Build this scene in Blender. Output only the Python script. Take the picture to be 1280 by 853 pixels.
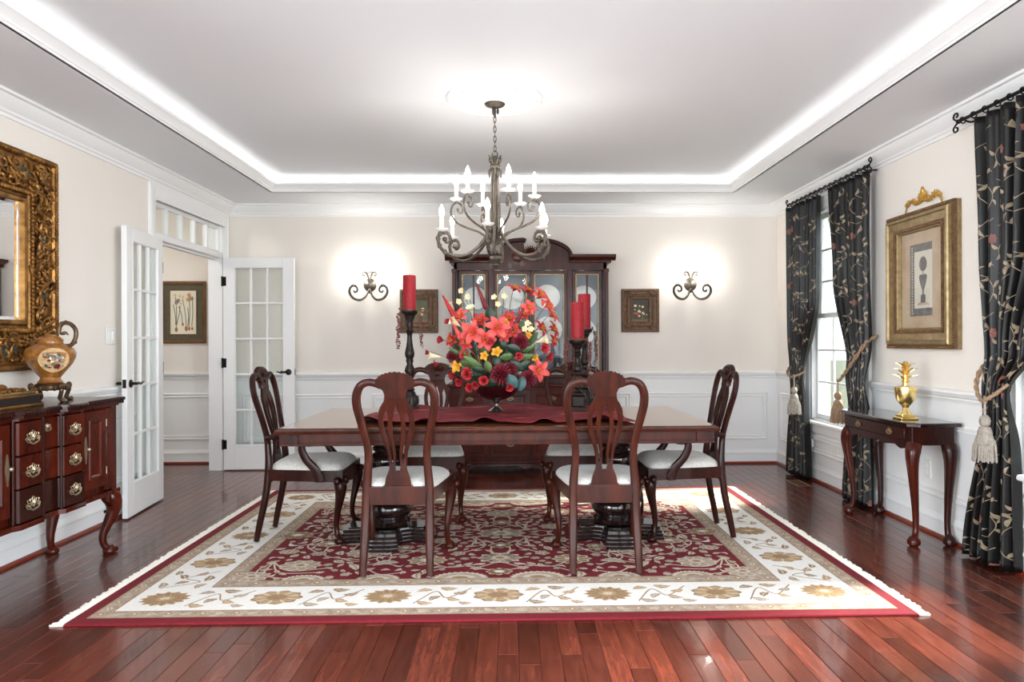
import bpy, math, random
from math import sin, cos, pi, radians, sqrt
from mathutils import Vector, Matrix

scene = bpy.context.scene
for o in list(bpy.data.objects):
    bpy.data.objects.remove(o)
COL = scene.collection

# ---------------------------------------------------------------- camera
cam_data = bpy.data.cameras.new('camera')
cam = bpy.data.objects.new('camera', cam_data)
COL.objects.link(cam)
FPX = 900.0
cam_data.sensor_fit = 'HORIZONTAL'
cam_data.sensor_width = 36.0
cam_data.lens = FPX / 1280 * 36.0
cam_data.shift_x = (640 - 658.92) / 1280
cam_data.shift_y = (427.92 - 426.5) / 1280
cam_data.clip_start = 0.05
cam_data.clip_end = 300
cam.matrix_world = (Matrix.Translation((0, 0, 1.22)) @ Matrix.Rotation(radians(-1.3), 4, 'Z')
                    @ Matrix.Rotation(radians(90), 4, 'X') @ Matrix.Rotation(radians(-0.22), 4, 'Z'))
scene.camera = cam

# ---------------------------------------------------------------- world, sun, added fill lamps, exposure
world = bpy.data.worlds.new('sky')
scene.world = world
world.use_nodes = True
wn = world.node_tree
wn.nodes.clear()
bg = wn.nodes.new('ShaderNodeBackground')
wo = wn.nodes.new('ShaderNodeOutputWorld')
bg.inputs['Color'].default_value = (0.80, 0.90, 1.0, 1)
bg.inputs['Strength'].default_value = 1.5
wn.links.new(bg.outputs[0], wo.inputs['Surface'])


def light(name, kind, loc, energy, color=(1, 1, 1), rot=(0, 0, 0), size=None, size_y=None, parent=None):
    d = bpy.data.lights.new(name, kind)
    d.energy = energy
    d.color = color
    if kind == 'AREA':
        d.shape = 'RECTANGLE'
        d.size = size
        d.size_y = size_y or size
    elif kind == 'SUN':
        d.angle = size
    elif size:
        d.shadow_soft_size = size
    o = bpy.data.objects.new(name, d)
    COL.objects.link(o)
    o.location = loc
    o.rotation_euler = rot
    if parent:
        o.parent = parent
    return o


# fill lamps added outside the unseen, made-up windows behind the camera
light('fill_rear_left', 'AREA', (-3.5, -0.45, 1.45), 215, (0.86, 0.94, 1.0), (0, radians(-90), 0), 2.0, 2.9)
light('fill_rear_right', 'AREA', (3.5, -0.45, 1.45), 215, (0.86, 0.94, 1.0), (0, radians(90), 0), 2.0, 2.9)
light('fill_rear', 'AREA', (0, -2.8, 1.42), 125, (0.88, 0.95, 1.0), (radians(90), 0, 0), 5.4, 2.1)
sun = light('sun', 'SUN', (8, 3, 8), 11.0, (1.0, 0.96, 0.9), (0, 0, 0), radians(12))
sun.rotation_euler = Vector((-1.0, -0.22, -0.86)).to_track_quat('-Z', 'Y').to_euler()

scene.view_settings.view_transform = 'Standard'
scene.view_settings.look = 'None'
scene.view_settings.gamma = 1.0
scene.view_settings.use_curve_mapping = False
scene.view_settings.exposure = 0.9


# ---------------------------------------------------------------- materials
def srgb(r, g, b):
    f = lambda c: (c / 255 / 12.92) if c / 255 <= 0.04045 else ((c / 255 + 0.055) / 1.055) ** 2.4
    return (f(r), f(g), f(b), 1)


MATS = {}


def mat(name, col, rough=0.5, metal=0.0, noise=0.0, nscale=20, col2=None, coat=0.0, bump=0.0, bscale=60, stretch=(1, 1, 1),
        emit=None, estr=0.0, rand=0.0, sheen=0.0, spec=0.5, rough_var=0.0):
    m = bpy.data.materials.new(name)
    MATS[name] = m
    m.use_nodes = True
    nt = m.node_tree
    N, L = nt.nodes, nt.links
    b = N['Principled BSDF']
    b.inputs['Base Color'].default_value = col
    b.inputs['Roughness'].default_value = rough
    b.inputs['Metallic'].default_value = metal
    b.inputs['Coat Weight'].default_value = coat
    b.inputs['Coat Roughness'].default_value = 0.06
    b.inputs['Specular IOR Level'].default_value = spec
    if sheen:
        b.inputs['Sheen Weight'].default_value = sheen
    if emit:
        b.inputs['Emission Color'].default_value = emit
        b.inputs['Emission Strength'].default_value = estr
    tc = N.new('ShaderNodeTexCoord')
    mp = N.new('ShaderNodeMapping')
    mp.inputs['Scale'].default_value = stretch
    L.new(tc.outputs['Object'], mp.inputs['Vector'])
    vec = mp.outputs[0]
    oi = None
    if rand or col2:
        oi = N.new('ShaderNodeObjectInfo')
    if rand:
        add = N.new('ShaderNodeVectorMath')
        add.operation = 'ADD'
        sc = N.new('ShaderNodeMath')
        sc.operation = 'MULTIPLY'
        sc.inputs[1].default_value = 37.0
        L.new(oi.outputs['Random'], sc.inputs[0])
        L.new(mp.outputs[0], add.inputs[0])
        L.new(sc.outputs[0], add.inputs[1])
        vec = add.outputs[0]
    if col2:
        nz = N.new('ShaderNodeTexNoise')
        nz.inputs['Scale'].default_value = nscale
        nz.inputs['Detail'].default_value = 5
        nz.inputs['Roughness'].default_value = 0.6
        L.new(vec, nz.inputs['Vector'])
        rp = N.new('ShaderNodeValToRGB')
        rp.color_ramp.elements[0].position = 0.3
        rp.color_ramp.elements[1].position = 0.7
        rp.color_ramp.elements[0].color = col
        rp.color_ramp.elements[1].color = col2
        L.new(nz.outputs['Fac'], rp.inputs['Fac'])
        out = rp.outputs['Color']
        if rand:
            hs = N.new('ShaderNodeHueSaturation')
            mr = N.new('ShaderNodeMapRange')
            mr.inputs['To Min'].default_value = 1 - rand
            mr.inputs['To Max'].default_value = 1 + rand
            L.new(oi.outputs['Random'], mr.inputs['Value'])
            L.new(mr.outputs[0], hs.inputs['Value'])
            L.new(out, hs.inputs['Color'])
            out = hs.outputs['Color']
        L.new(out, b.inputs['Base Color'])
    if rough_var:
        n3 = N.new('ShaderNodeTexNoise')
        n3.inputs['Scale'].default_value = 6
        n3.inputs['Detail'].default_value = 3
        L.new(vec, n3.inputs['Vector'])
        m3 = N.new('ShaderNodeMapRange')
        m3.inputs['To Min'].default_value = max(0, rough - rough_var)
        m3.inputs['To Max'].default_value = rough + rough_var
        L.new(n3.outputs['Fac'], m3.inputs['Value'])
        L.new(m3.outputs[0], b.inputs['Roughness'])
    if bump:
        n2 = N.new('ShaderNodeTexNoise')
        n2.inputs['Scale'].default_value = bscale
        n2.inputs['Detail'].default_value = 3
        L.new(vec, n2.inputs['Vector'])
        bp = N.new('ShaderNodeBump')
        bp.inputs['Strength'].default_value = bump
        bp.inputs['Distance'].default_value = 0.004
        L.new(n2.outputs['Fac'], bp.inputs['Height'])
        L.new(bp.outputs[0], b.inputs['Normal'])
    return m


def glass_mat(name, tint=(1, 1, 1, 1), refl=0.08):
    m = bpy.data.materials.new(name)
    MATS[name] = m
    m.use_nodes = True
    nt = m.node_tree
    nt.nodes.clear()
    o = nt.nodes.new('ShaderNodeOutputMaterial')
    mx = nt.nodes.new('ShaderNodeMixShader')
    t = nt.nodes.new('ShaderNodeBsdfTransparent')
    g = nt.nodes.new('ShaderNodeBsdfGlossy')
    g.inputs['Roughness'].default_value = 0.02
    t.inputs['Color'].default_value = tint
    fr = nt.nodes.new('ShaderNodeLayerWeight')
    pw = nt.nodes.new('ShaderNodeMath')
    pw.operation = 'POWER'
    pw.inputs[1].default_value = 4.0
    nt.links.new(fr.outputs['Facing'], pw.inputs[0])
    ad = nt.nodes.new('ShaderNodeMath')
    ad.operation = 'MULTIPLY_ADD'
    ad.inputs[1].default_value = 0.45
    ad.inputs[2].default_value = refl
    nt.links.new(pw.outputs[0], ad.inputs[0])
    nt.links.new(ad.outputs[0], mx.inputs[0])
    nt.links.new(t.outputs[0], mx.inputs[1])
    nt.links.new(g.outputs[0], mx.inputs[2])
    nt.links.new(mx.outputs[0], o.inputs['Surface'])
    return m


WALLC = mat('wall_paint', srgb(236, 229, 220), 0.85)
WHITE = mat('white_trim', srgb(240, 240, 239), 0.42)
CEIL = mat('ceiling_paint', srgb(233, 236, 239), 0.9)
FLOORW = mat('cherry_plank', srgb(74, 32, 23), 0.24, col2=srgb(108, 52, 37), nscale=5.0, stretch=(12, 1.2, 1), coat=0.25,
             rand=0.45, bump=0.05, bscale=9, spec=0.6, rough_var=0.06)
FLOORB = mat('floor_slab', srgb(58, 20, 14), 0.4)
SHOE = mat('shoe_wood', srgb(122, 44, 24), 0.3)
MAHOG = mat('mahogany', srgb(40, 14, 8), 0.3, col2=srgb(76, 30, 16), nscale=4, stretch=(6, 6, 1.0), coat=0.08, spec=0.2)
MAHOGD = mat('dark_mahogany', srgb(30, 11, 8), 0.26, col2=srgb(56, 21, 14), nscale=4, stretch=(6, 6, 1.0), coat=0.1, spec=0.22)
MAHOGR = mat('red_mahogany', srgb(50, 13, 7), 0.24, col2=srgb(86, 29, 15), nscale=3, stretch=(4, 4, 1.0), coat=0.12, spec=0.22)
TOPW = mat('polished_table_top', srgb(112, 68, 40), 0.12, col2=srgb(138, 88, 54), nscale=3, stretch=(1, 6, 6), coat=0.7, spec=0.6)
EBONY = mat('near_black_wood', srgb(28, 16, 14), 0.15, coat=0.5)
SEAT = mat('seat_fabric', srgb(196, 192, 184), 0.75, col2=srgb(224, 221, 214), nscale=55, bump=0.35, bscale=120, sheen=0.3)
IRON = mat('bronze_iron', srgb(64, 57, 50), 0.45, 0.6, col2=srgb(104, 96, 86), nscale=30)
BLACKM = mat('black_metal', srgb(26, 24, 23), 0.35, 0.6)
DARKBR = mat('dark_bronze', srgb(52, 44, 38), 0.35, 0.8)
BRASS = mat('antique_brass', srgb(182, 168, 140), 0.3, 0.85)
GOLD = mat('gold_leaf', srgb(86, 54, 24), 0.4, 0.8, col2=srgb(176, 128, 68), nscale=14)
GOLDB = mat('polished_gold', srgb(250, 222, 148), 0.2, 0.95)
CREST = mat('bright_gilt', srgb(206, 160, 72), 0.35, 0.7)
GOLDD = mat('old_gold', srgb(126, 104, 70), 0.42, 0.55, col2=srgb(168, 146, 104), nscale=24)
MIRROR = mat('mirror_silver', (0.93, 0.93, 0.93, 1), 0.015, 1.0)
GREENB = mat('verdigris_panel', srgb(48, 58, 48), 0.4)
PORC = mat('white_porcelain', srgb(240, 238, 232), 0.25)
CREAM = mat('candle_sleeve', srgb(244, 236, 210), 0.5)
BULB = mat('lit_bulb', (1, 1, 1, 1), 0.4, emit=(1.0, 0.93, 0.82, 1), estr=20.0)
LED = mat('cove_strip', (1, 1, 1, 1), 0.5, emit=(1.0, 0.95, 0.90, 1), estr=5.4)
REDWAX = mat('red_wax', srgb(124, 14, 24), 0.55, col2=srgb(150, 28, 36), nscale=80, spec=0.3)
WICK = mat('wick', srgb(30, 25, 20), 0.9)
GLASS = glass_mat('window_glass', (0.97, 0.985, 0.98, 1), 0.02)
GLASSD = glass_mat('cabinet_glass', (0.96, 0.97, 0.97, 1), 0.015)
CABBACK = mat('cabinet_back', srgb(128, 136, 144), 0.4, spec=0.4)  # grey-blue colour stands in for the room reflected in a mirrored back
PLASTIC = mat('ivory_plastic', srgb(235, 232, 224), 0.4)
CURT = mat('curtain_silk', srgb(9, 7, 6), 0.45, col2=srgb(15, 12, 11), nscale=40, spec=0.4)
CURTL = mat('curtain_lining', srgb(150, 156, 158), 0.7)
EMB = mat('leaf_embroidery', srgb(170, 152, 126), 0.55, col2=srgb(120, 102, 80), nscale=25)
EMBF = mat('rose_embroidery', srgb(140, 88, 74), 0.6, col2=srgb(100, 56, 48), nscale=60)
ROPE = mat('taupe_rope', srgb(128, 96, 70), 0.7, col2=srgb(168, 140, 112), nscale=90)
TASSEL = mat('silver_taupe_tassel', srgb(122, 112, 100), 0.55, col2=srgb(172, 162, 150), nscale=70)
RUGRED = mat('rug_red', srgb(106, 6, 22), 0.95, col2=srgb(124, 14, 32), nscale=60, bump=0.3, bscale=200)
RUGIVORY = mat('rug_ivory', srgb(248, 246, 242), 0.95, col2=srgb(238, 234, 226), nscale=70, bump=0.3, bscale=200)
RUGTAN = mat('rug_tan', srgb(152, 130, 112), 0.95, col2=srgb(198, 180, 160), nscale=26, bump=0.3, bscale=200)
RUGBEIGE = mat('rug_beige', srgb(226, 215, 198), 0.95, col2=srgb(196, 180, 156), nscale=60)
RUGBROWN = mat('rug_brown', srgb(146, 116, 86), 0.95, col2=srgb(170, 140, 108), nscale=60)
RUGOCHRE = mat('rug_ochre', srgb(200, 172, 132), 0.95, col2=srgb(174, 138, 94), nscale=60)
RUGSAGE = mat('rug_sage', srgb(142, 136, 114), 0.95, col2=srgb(166, 158, 134), nscale=60)
FRINGE = mat('rug_fringe', srgb(236, 230, 218), 0.95)
RUNNER = mat('runner_cloth', srgb(62, 4, 16), 0.7, col2=srgb(180, 92, 78), nscale=3.6, stretch=(0.9, 4.2, 1), spec=0.15)
_r = [n for n in RUNNER.node_tree.nodes if n.type == 'VALTORGB'][0].color_ramp
_r.elements[0].position, _r.elements[1].position = 0.34, 0.66
_e = _r.elements.new(0.46)
_e.color = srgb(138, 40, 48)
_e = _r.elements.new(0.54)
_e.color = srgb(74, 22, 40)
BOWLG = mat('burgundy_glass', srgb(40, 8, 12), 0.08, coat=0.6)
PEWTER = mat('pewter', srgb(120, 116, 110), 0.25, 0.9)
CORAL = mat('coral_petal', srgb(184, 32, 38), 0.6, col2=srgb(222, 90, 82), nscale=24)
REDP = mat('red_petal', srgb(142, 10, 20), 0.6, col2=srgb(180, 28, 32), nscale=24)
BURG = mat('burgundy_petal', srgb(84, 8, 24), 0.6, col2=srgb(124, 22, 40), nscale=20)
YELL = mat('yellow_petal', srgb(206, 146, 34), 0.6)
CALLA = mat('cream_petal', srgb(226, 214, 176), 0.6)
ORCH = mat('peach_blossom', srgb(236, 196, 140), 0.6, col2=srgb(240, 224, 190), nscale=30)
LEAFG = mat('green_leaf', srgb(58, 84, 40), 0.5, col2=srgb(98, 124, 66), nscale=10)
LEAFD = mat('dark_leaf', srgb(24, 44, 30), 0.45, col2=srgb(40, 66, 46), nscale=10)
LEAFB = mat('blue_green_leaf', srgb(44, 78, 80), 0.5, col2=srgb(66, 104, 102), nscale=10)
STEMG = mat('stem_green', srgb(92, 92, 50), 0.6)
BERRY = mat('berry_red', srgb(96, 12, 24), 0.35)
CANDLEW = mat('turned_dark_wood', srgb(18, 12, 10), 0.35, col2=srgb(44, 33, 27), nscale=22, stretch=(1, 1, 3), spec=0.25)
URNG = mat('urn_gilt', srgb(104, 58, 20), 0.34, col2=srgb(172, 116, 52), nscale=34, coat=0.3)
URNBR = mat('urn_bronze', srgb(62, 46, 34), 0.38, 0.7, col2=srgb(110, 88, 62), nscale=30)
PAPER = mat('cream_paper', srgb(232, 224, 204), 0.8)
MATG = mat('olive_mat', srgb(98, 92, 72), 0.8, col2=srgb(84, 78, 60), nscale=30)
OAKF = mat('warm_wood_frame', srgb(124, 84, 44), 0.4, col2=srgb(96, 62, 30), nscale=8, stretch=(4, 4, 1))
PARCH = mat('mottled_parchment', srgb(214, 190, 164), 0.8, col2=srgb(190, 160, 132), nscale=7)
GREYI = mat('grey_ink', srgb(104, 100, 98), 0.8, col2=srgb(142, 136, 130), nscale=40)
TOPI = mat('print_ground', srgb(226, 216, 200), 0.8)
CANVAS = mat('dark_canvas', srgb(40, 32, 22), 0.5, col2=srgb(74, 66, 44), nscale=6)
CANVASG = mat('green_canvas', srgb(66, 70, 38), 0.5, col2=srgb(104, 104, 62), nscale=8)
ANTF = mat('antique_frame', srgb(74, 48, 32), 0.5, 0.25, col2=srgb(122, 92, 64), nscale=30)
INKG = mat('ink_green', srgb(90, 104, 76), 0.8)
INKO = mat('ink_ochre', srgb(196, 150, 86), 0.8)
INKB = mat('ink_bulb', srgb(176, 112, 66), 0.8)
GRASS = mat('lawn', srgb(50, 58, 36), 0.95, col2=srgb(72, 76, 52), nscale=3)
SIDING = mat('white_siding', srgb(236, 238, 240), 0.6)
ROOF = mat('grey_roof', srgb(120, 118, 116), 0.9)
PAVE = mat('grey_paving', srgb(170, 166, 160), 0.9)
FOLIAGE = mat('tree_foliage', srgb(70, 84, 48), 0.9, col2=srgb(112, 120, 78), nscale=4)
BARK = mat('tree_bark', srgb(84, 70, 58), 0.9)
VENT = mat('bronze_register', srgb(120, 92, 70), 0.4, 0.5)
TAG = mat('white_tag', srgb(236, 236, 230), 0.7)
GILTB = mat('gilt_box_black', srgb(36, 30, 28), 0.3)


# ---------------------------------------------------------------- mesh helpers
class MB:
    def __init__(self, M=None):
        self.v, self.f, self.mi = [], [], []
        self.M = M
        self.cur = 0

    def av(self, pts):
        n = len(self.v)
        if self.M is not None:
            pts = [self.M @ Vector(p) for p in pts]
        self.v.extend([tuple(p) for p in pts])
        return n

    def af(self, fs, n):
        for f in fs:
            self.f.append([i + n for i in f])
            self.mi.append(self.cur)

    def box(self, x0, x1, y0, y1, z0, z1, b=0.0):
        if x0 > x1: x0, x1 = x1, x0
        if y0 > y1: y0, y1 = y1, y0
        if z0 > z1: z0, z1 = z1, z0
        b = min(b, (x1 - x0) * .45, (y1 - y0) * .45, (z1 - z0) * .45)
        if b <= 0:
            n = self.av([(x, y, z) for z in (z0, z1) for y in (y0, y1) for x in (x0, x1)])
            self.af([(0, 2, 3, 1), (4, 5, 7, 6), (0, 1, 5, 4), (2, 6, 7, 3), (0, 4, 6, 2), (1, 3, 7, 5)], n)
            return self
        # chamfered box: 24 vertices
        pts, idx = [], {}
        for sx in (0, 1):
            for sy in (0, 1):
                for sz in (0, 1):
                    X, Y, Z = (x0, x1)[sx], (y0, y1)[sy], (z0, z1)[sz]
                    dx, dy, dz = (b, -b)[sx], (b, -b)[sy], (b, -b)[sz]
                    idx[sx, sy, sz, 0] = len(pts); pts.append((X, Y + dy, Z + dz))
                    idx[sx, sy, sz, 1] = len(pts); pts.append((X + dx, Y, Z + dz))
                    idx[sx, sy, sz, 2] = len(pts); pts.append((X + dx, Y + dy, Z))
        fs = []
        for s in (0, 1):
            a = [idx[s, 0, 0, 0], idx[s, 1, 0, 0], idx[s, 1, 1, 0], idx[s, 0, 1, 0]]
            fs.append(a if s else a[::-1])
            a = [idx[0, s, 0, 1], idx[1, s, 0, 1], idx[1, s, 1, 1], idx[0, s, 1, 1]]
            fs.append(a[::-1] if s else a)
            a = [idx[0, 0, s, 2], idx[1, 0, s, 2], idx[1, 1, s, 2], idx[0, 1, s, 2]]
            fs.append(a if s else a[::-1])
        for s in (0, 1):
            for t in (0, 1):
                a = [idx[s, t, 0, 0], idx[s, t, 1, 0], idx[s, t, 1, 1], idx[s, t, 0, 1]]
                fs.append(a if s != t else a[::-1])
                a = [idx[s, 0, t, 0], idx[s, 1, t, 0], idx[s, 1, t, 2], idx[s, 0, t, 2]]
                fs.append(a[::-1] if s != t else a)
                a = [idx[0, s, t, 1], idx[1, s, t, 1], idx[1, s, t, 2], idx[0, s, t, 2]]
                fs.append(a if s != t else a[::-1])
        for sx in (0, 1):
            for sy in (0, 1):
                for sz in (0, 1):
                    a = [idx[sx, sy, sz, k] for k in range(3)]
                    fs.append(a if (sx + sy + sz) % 2 else a[::-1])
        n = self.av(pts)
        self.af(fs, n)
        return self

    def lathe(self, prof, seg=24, c=(0, 0, 0), caps=True, flute=0.0, nfl=0):
        pts = []
        for r, z in prof:
            for i in range(seg):
                a = 2 * pi * i / seg
                rr = r * (1 + (flute * cos(nfl * a) if nfl else 0))
                pts.append((c[0] + rr * cos(a), c[1] + rr * sin(a), c[2] + z))
        n = self.av(pts)
        fs = []
        for j in range(len(prof) - 1):
            for i in range(seg):
                k = (i + 1) % seg
                fs.append((j * seg + i, j * seg + k, (j + 1) * seg + k, (j + 1) * seg + i))
        if caps:
            fs.append(tuple(range(seg))[::-1])
            fs.append(tuple((len(prof) - 1) * seg + i for i in range(seg)))
        self.af(fs, n)
        return self

    def tube(self, path, rad, seg=8, caps=True, prof=None, up=None):
        P = [Vector(p) for p in path]
        n = len(P)
        if not hasattr(rad, '__len__'):
            rad = [rad] * n
        if prof is None:
            prof = [(cos(2 * pi * i / seg), sin(2 * pi * i / seg)) for i in range(seg)]
        seg = len(prof)
        T = []
        for i in range(n):
            t = P[min(i + 1, n - 1)] - P[max(i - 1, 0)]
            T.append(t.normalized() if t.length > 1e-9 else Vector((0, 0, 1)))
        if up is None:
            ref = Vector((0, 0, 1)) if abs(T[0].z) < 0.9 else Vector((1, 0, 0))
        else:
            ref = Vector(up)
        nrm = (ref - T[0] * ref.dot(T[0])).normalized()
        pts = []
        for i in range(n):
            if up is not None:
                q = Vector(up)
                q = q - T[i] * q.dot(T[i])
                nrm = q.normalized() if q.length > 1e-6 else nrm
            elif i:
                nrm = (nrm - T[i] * nrm.dot(T[i]))
                nrm = nrm.normalized() if nrm.length > 1e-6 else Vector((1, 0, 0))
            bn = T[i].cross(nrm)
            r = rad[i]
            ra, rb = (r if hasattr(r, '__len__') else (r, r))
            for a, b in prof:
                pts.append(P[i] + nrm * (a * ra) + bn * (b * rb))
        k = self.av(pts)
        fs = []
        for j in range(n - 1):
            for i in range(seg):
                q = (i + 1) % seg
                fs.append((j * seg + i, j * seg + q, (j + 1) * seg + q, (j + 1) * seg + i))
        if caps:
            fs.append(tuple(range(seg))[::-1])
            fs.append(tuple((n - 1) * seg + i for i in range(seg)))
        self.af(fs, k)
        return self

    def ell(self, c, r, u=10, v=6):
        c = Vector(c)
        if not hasattr(r, '__len__'):
            r = (r, r, r)
        pts = [(c.x, c.y, c.z - r[2])]
        for j in range(1, v):
            p = -pi / 2 + pi * j / v
            for i in range(u):
                a = 2 * pi * i / u
                pts.append((c.x + r[0] * cos(p) * cos(a), c.y + r[1] * cos(p) * sin(a), c.z + r[2] * sin(p)))
        pts.append((c.x, c.y, c.z + r[2]))
        n = self.av(pts)
        fs = []
        for i in range(u):
            k = (i + 1) % u
            fs.append((0, 1 + k, 1 + i))
            for j in range(v - 2):
                a = 1 + j * u
                fs.append((a + i, a + k, a + u + k, a + u + i))
            fs.append((1 + (v - 2) * u + i, 1 + (v - 2) * u + k, len(pts) - 1))
        self.af(fs, n)
        return self

    def prism(self, poly, d0, d1, fn, b=0.0):
        """poly: 2-D outline, extruded from d0 to d1; fn(a, b, d) -> 3-D; b: bevel inset on the d1 face"""
        m = len(poly)
        rings = [[(a, c, d0) for a, c in poly]]
        if b:
            cx = sum(p[0] for p in poly) / m
            cy = sum(p[1] for p in poly) / m
            ins = []
            for a, c in poly:
                l = sqrt((a - cx) ** 2 + (c - cy) ** 2) or 1
                k = max(0, 1 - b / l)
                ins.append((cx + (a - cx) * k, cy + (c - cy) * k))
            s = 1 if d1 > d0 else -1
            rings.append([(a, c, d1 - s * b) for a, c in poly])
            rings.append([(a, c, d1) for a, c in ins])
        else:
            rings.append([(a, c, d1) for a, c in poly])
        n = self.av([fn(*p) for r in rings for p in r])
        fs = [tuple(range(m))[::-1], tuple((len(rings) - 1) * m + i for i in range(m))]
        for j in range(len(rings) - 1):
            for i in range(m):
                k = (i + 1) % m
                fs.append((j * m + i, j * m + k, (j + 1) * m + k, (j + 1) * m + i))
        self.af(fs, n)
        return self

    def strip(self, prof, fn, t0, t1, closed=True):
        """straight extrusion of a closed profile: fn(a, b, t) -> 3-D"""
        m = len(prof)
        n = self.av([fn(a, b, t) for t in (t0, t1) for a, b in prof])
        fs = [(i, (i + 1) % m, m + (i + 1) % m, m + i) for i in range(m if closed else m - 1)]
        if closed:
            fs += [tuple(range(m))[::-1], tuple(m + i for i in range(m))]
        self.af(fs, n)
        return self

    def ring(self, rect, prof, sgn=1):
        """profile (inset, z) swept round a rectangle with mitred corners; rect = x0, x1, y0, y1"""
        x0, x1, y0, y1 = rect
        m = len(prof)
        pts = []
        for d, z in prof:
            d *= sgn
            pts += [(x0 + d, y0 + d, z), (x1 - d, y0 + d, z), (x1 - d, y1 - d, z), (x0 + d, y1 - d, z)]
        n = self.av(pts)
        fs = []
        for j in range(m):
            k = (j + 1) % m
            for i in range(4):
                q = (i + 1) % 4
                fs.append((j * 4 + i, j * 4 + q, k * 4 + q, k * 4 + i))
        self.af(fs, n)
        return self

    def frame(self, rect, prof, fn):
        """profile (inset, height) round a rectangle a0,a1,b0,b1 in a plane; fn(a, b, h) -> 3-D (closed profile)"""
        a0, a1, b0, b1 = rect
        m = len(prof)
        pts = []
        for d, h in prof:
            pts += [fn(a0 + d, b0 + d, h), fn(a1 - d, b0 + d, h), fn(a1 - d, b1 - d, h), fn(a0 + d, b1 - d, h)]
        n = self.av(pts)
        fs = []
        for j in range(m):
            k = (j + 1) % m
            for i in range(4):
                q = (i + 1) % 4
                fs.append((j * 4 + i, j * 4 + q, k * 4 + q, k * 4 + i))
        self.af(fs, n)
        return self

    def grid(self, fn, nu, nv, wrap=False):
        n = self.av([fn(i / nu, j / nv) for j in range(nv + 1) for i in range(nu + 1)])
        w = nu + 1
        self.af([(j * w + i, j * w + i + 1, (j + 1) * w + i + 1, (j + 1) * w + i) for j in range(nv) for i in range(nu)], n)
        return self

    def poly(self, pts):
        n = self.av(pts)
        self.af([tuple(range(len(pts)))], n)
        return self

    def build(self, name, m, parent=None, smooth=True, ang=40, fix=True):
        me = bpy.data.meshes.new(name)
        me.from_pydata(self.v, [], self.f)
        ms = m if isinstance(m, (list, tuple)) else [m]
        for q in ms:
            me.materials.append(q)
        if len(ms) > 1:
            me.polygons.foreach_set('material_index', self.mi)
        if fix:
            import bmesh
            bm = bmesh.new()
            bm.from_mesh(me)
            bmesh.ops.recalc_face_normals(bm, faces=bm.faces)
            bm.to_mesh(me)
            bm.free()
        if smooth:
            me.polygons.foreach_set('use_smooth', [True] * len(me.polygons))
            me.set_sharp_from_angle(angle=radians(ang))
        me.update()
        o = bpy.data.objects.new(name, me)
        COL.objects.link(o)
        if parent:
            o.parent = parent
        return o


def tag(o, label, cat, group=None):
    o['label'] = label
    o['category'] = cat
    if group:
        o['group'] = group
    return o


def thing(name, label, cat, loc=(0, 0, 0), rz=0.0, group=None):
    o = bpy.data.objects.new(name, None)
    o.empty_display_size = 0.1
    COL.objects.link(o)
    o.location = loc
    o.rotation_euler = (0, 0, rz)
    return tag(o, label, cat, group)


def struct(o):
    o['kind'] = 'structure'
    return o


def dup_mesh(o, parent, loc=None, rot=None, scale=None):
    c = bpy.data.objects.new(o.name.split('.')[0], o.data)
    COL.objects.link(c)
    c.parent = parent
    if loc is not None: c.location = loc
    if rot is not None: c.rotation_euler = rot
    if scale is not None: c.scale = scale
    return c


def copy_tree(o, parent=None):
    c = o.copy()
    COL.objects.link(c)
    c.parent = parent
    for ch in o.children:
        copy_tree(ch, c)
    return c


def spline(pts, n=8):
    """Catmull-Rom through the points"""
    P = [Vector(p) for p in pts]
    P = [P[0] * 2 - P[1]] + P + [P[-1] * 2 - P[-2]]
    out = []
    for i in range(1, len(P) - 2):
        a, b, c, d = P[i - 1:i + 3]
        for k in range(n):
            t = k / n
            out.append(0.5 * ((2 * b) + (c - a) * t + (2 * a - 5 * b + 4 * c - d) * t * t + (-a + 3 * b - 3 * c + d) * t ** 3))
    out.append(P[-2])
    return out


def lerp_list(vals, n):
    """linear resampling of a list of numbers to n values"""
    out = []
    m = len(vals) - 1
    for i in range(n):
        t = i / (n - 1) * m
        k = min(int(t), m - 1)
        out.append(vals[k] + (vals[k + 1] - vals[k]) * (t - k))
    return out


ROUND4 = [(1, -.6), (1, .6), (.6, 1), (-.6, 1), (-1, .6), (-1, -.6), (-.6, -1), (.6, -1)]

# ================================================================ THE SETTING
XL, XR, YF, YB, ZC, ZT = -2.765, 2.67, 1.65, 7.15, 2.58, 2.72
DY0, DY1 = 5.665, 6.985            # french door opening in the left wall
W1 = (5.36, 6.36)                  # window openings in the right wall
W2 = (2.80, 3.78)
WZ = (0.52, 2.36)
HALLY = 7.38
rng = random.Random(7)

# ---- floor: slab and single planks
fb = MB()
fb.box(-4.7, 2.9, -2.6, 7.6, -0.10, -0.013)
floor = struct(fb.build('floor', FLOORB, smooth=False))
RUG = (-1.935, 1.805, 3.145, 5.96)
PW = 0.0826
row = 0
x = XR - PW
plank_data = []
while x > -3.9:
    y = 2.0 + rng.random() * 0.5
    hall = x + PW < XL
    yend = HALLY if x < XL else YB
    if hall:
        y = 5.0 + rng.random() * 0.4
    while y < yend:
        ln = rng.choice((0.45, 0.62, 0.8, 0.95, 1.15, 1.35)) + rng.random() * 0.12
        y2 = min(y + ln, yend)
        if yend - y2 < 0.25:
            y2 = yend
        inside = x > RUG[0] + .05 and x + PW < RUG[1] - .05 and y > RUG[2] + .05 and y2 < RUG[3] - .05
        if not inside:
            plank_data.append((x, y, y2))
        y = y2
    x -= PW
for x, y, y2 in plank_data:
    p = MB().box(0.0006, PW - 0.0006, 0, y2 - y - 0.0012, -0.014, 0.0 + rng.uniform(-.0003, .0002), 0.0014)
    o = p.build('plank', FLOORW, floor, smooth=False)
    o.location = (x, y, 0)
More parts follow.
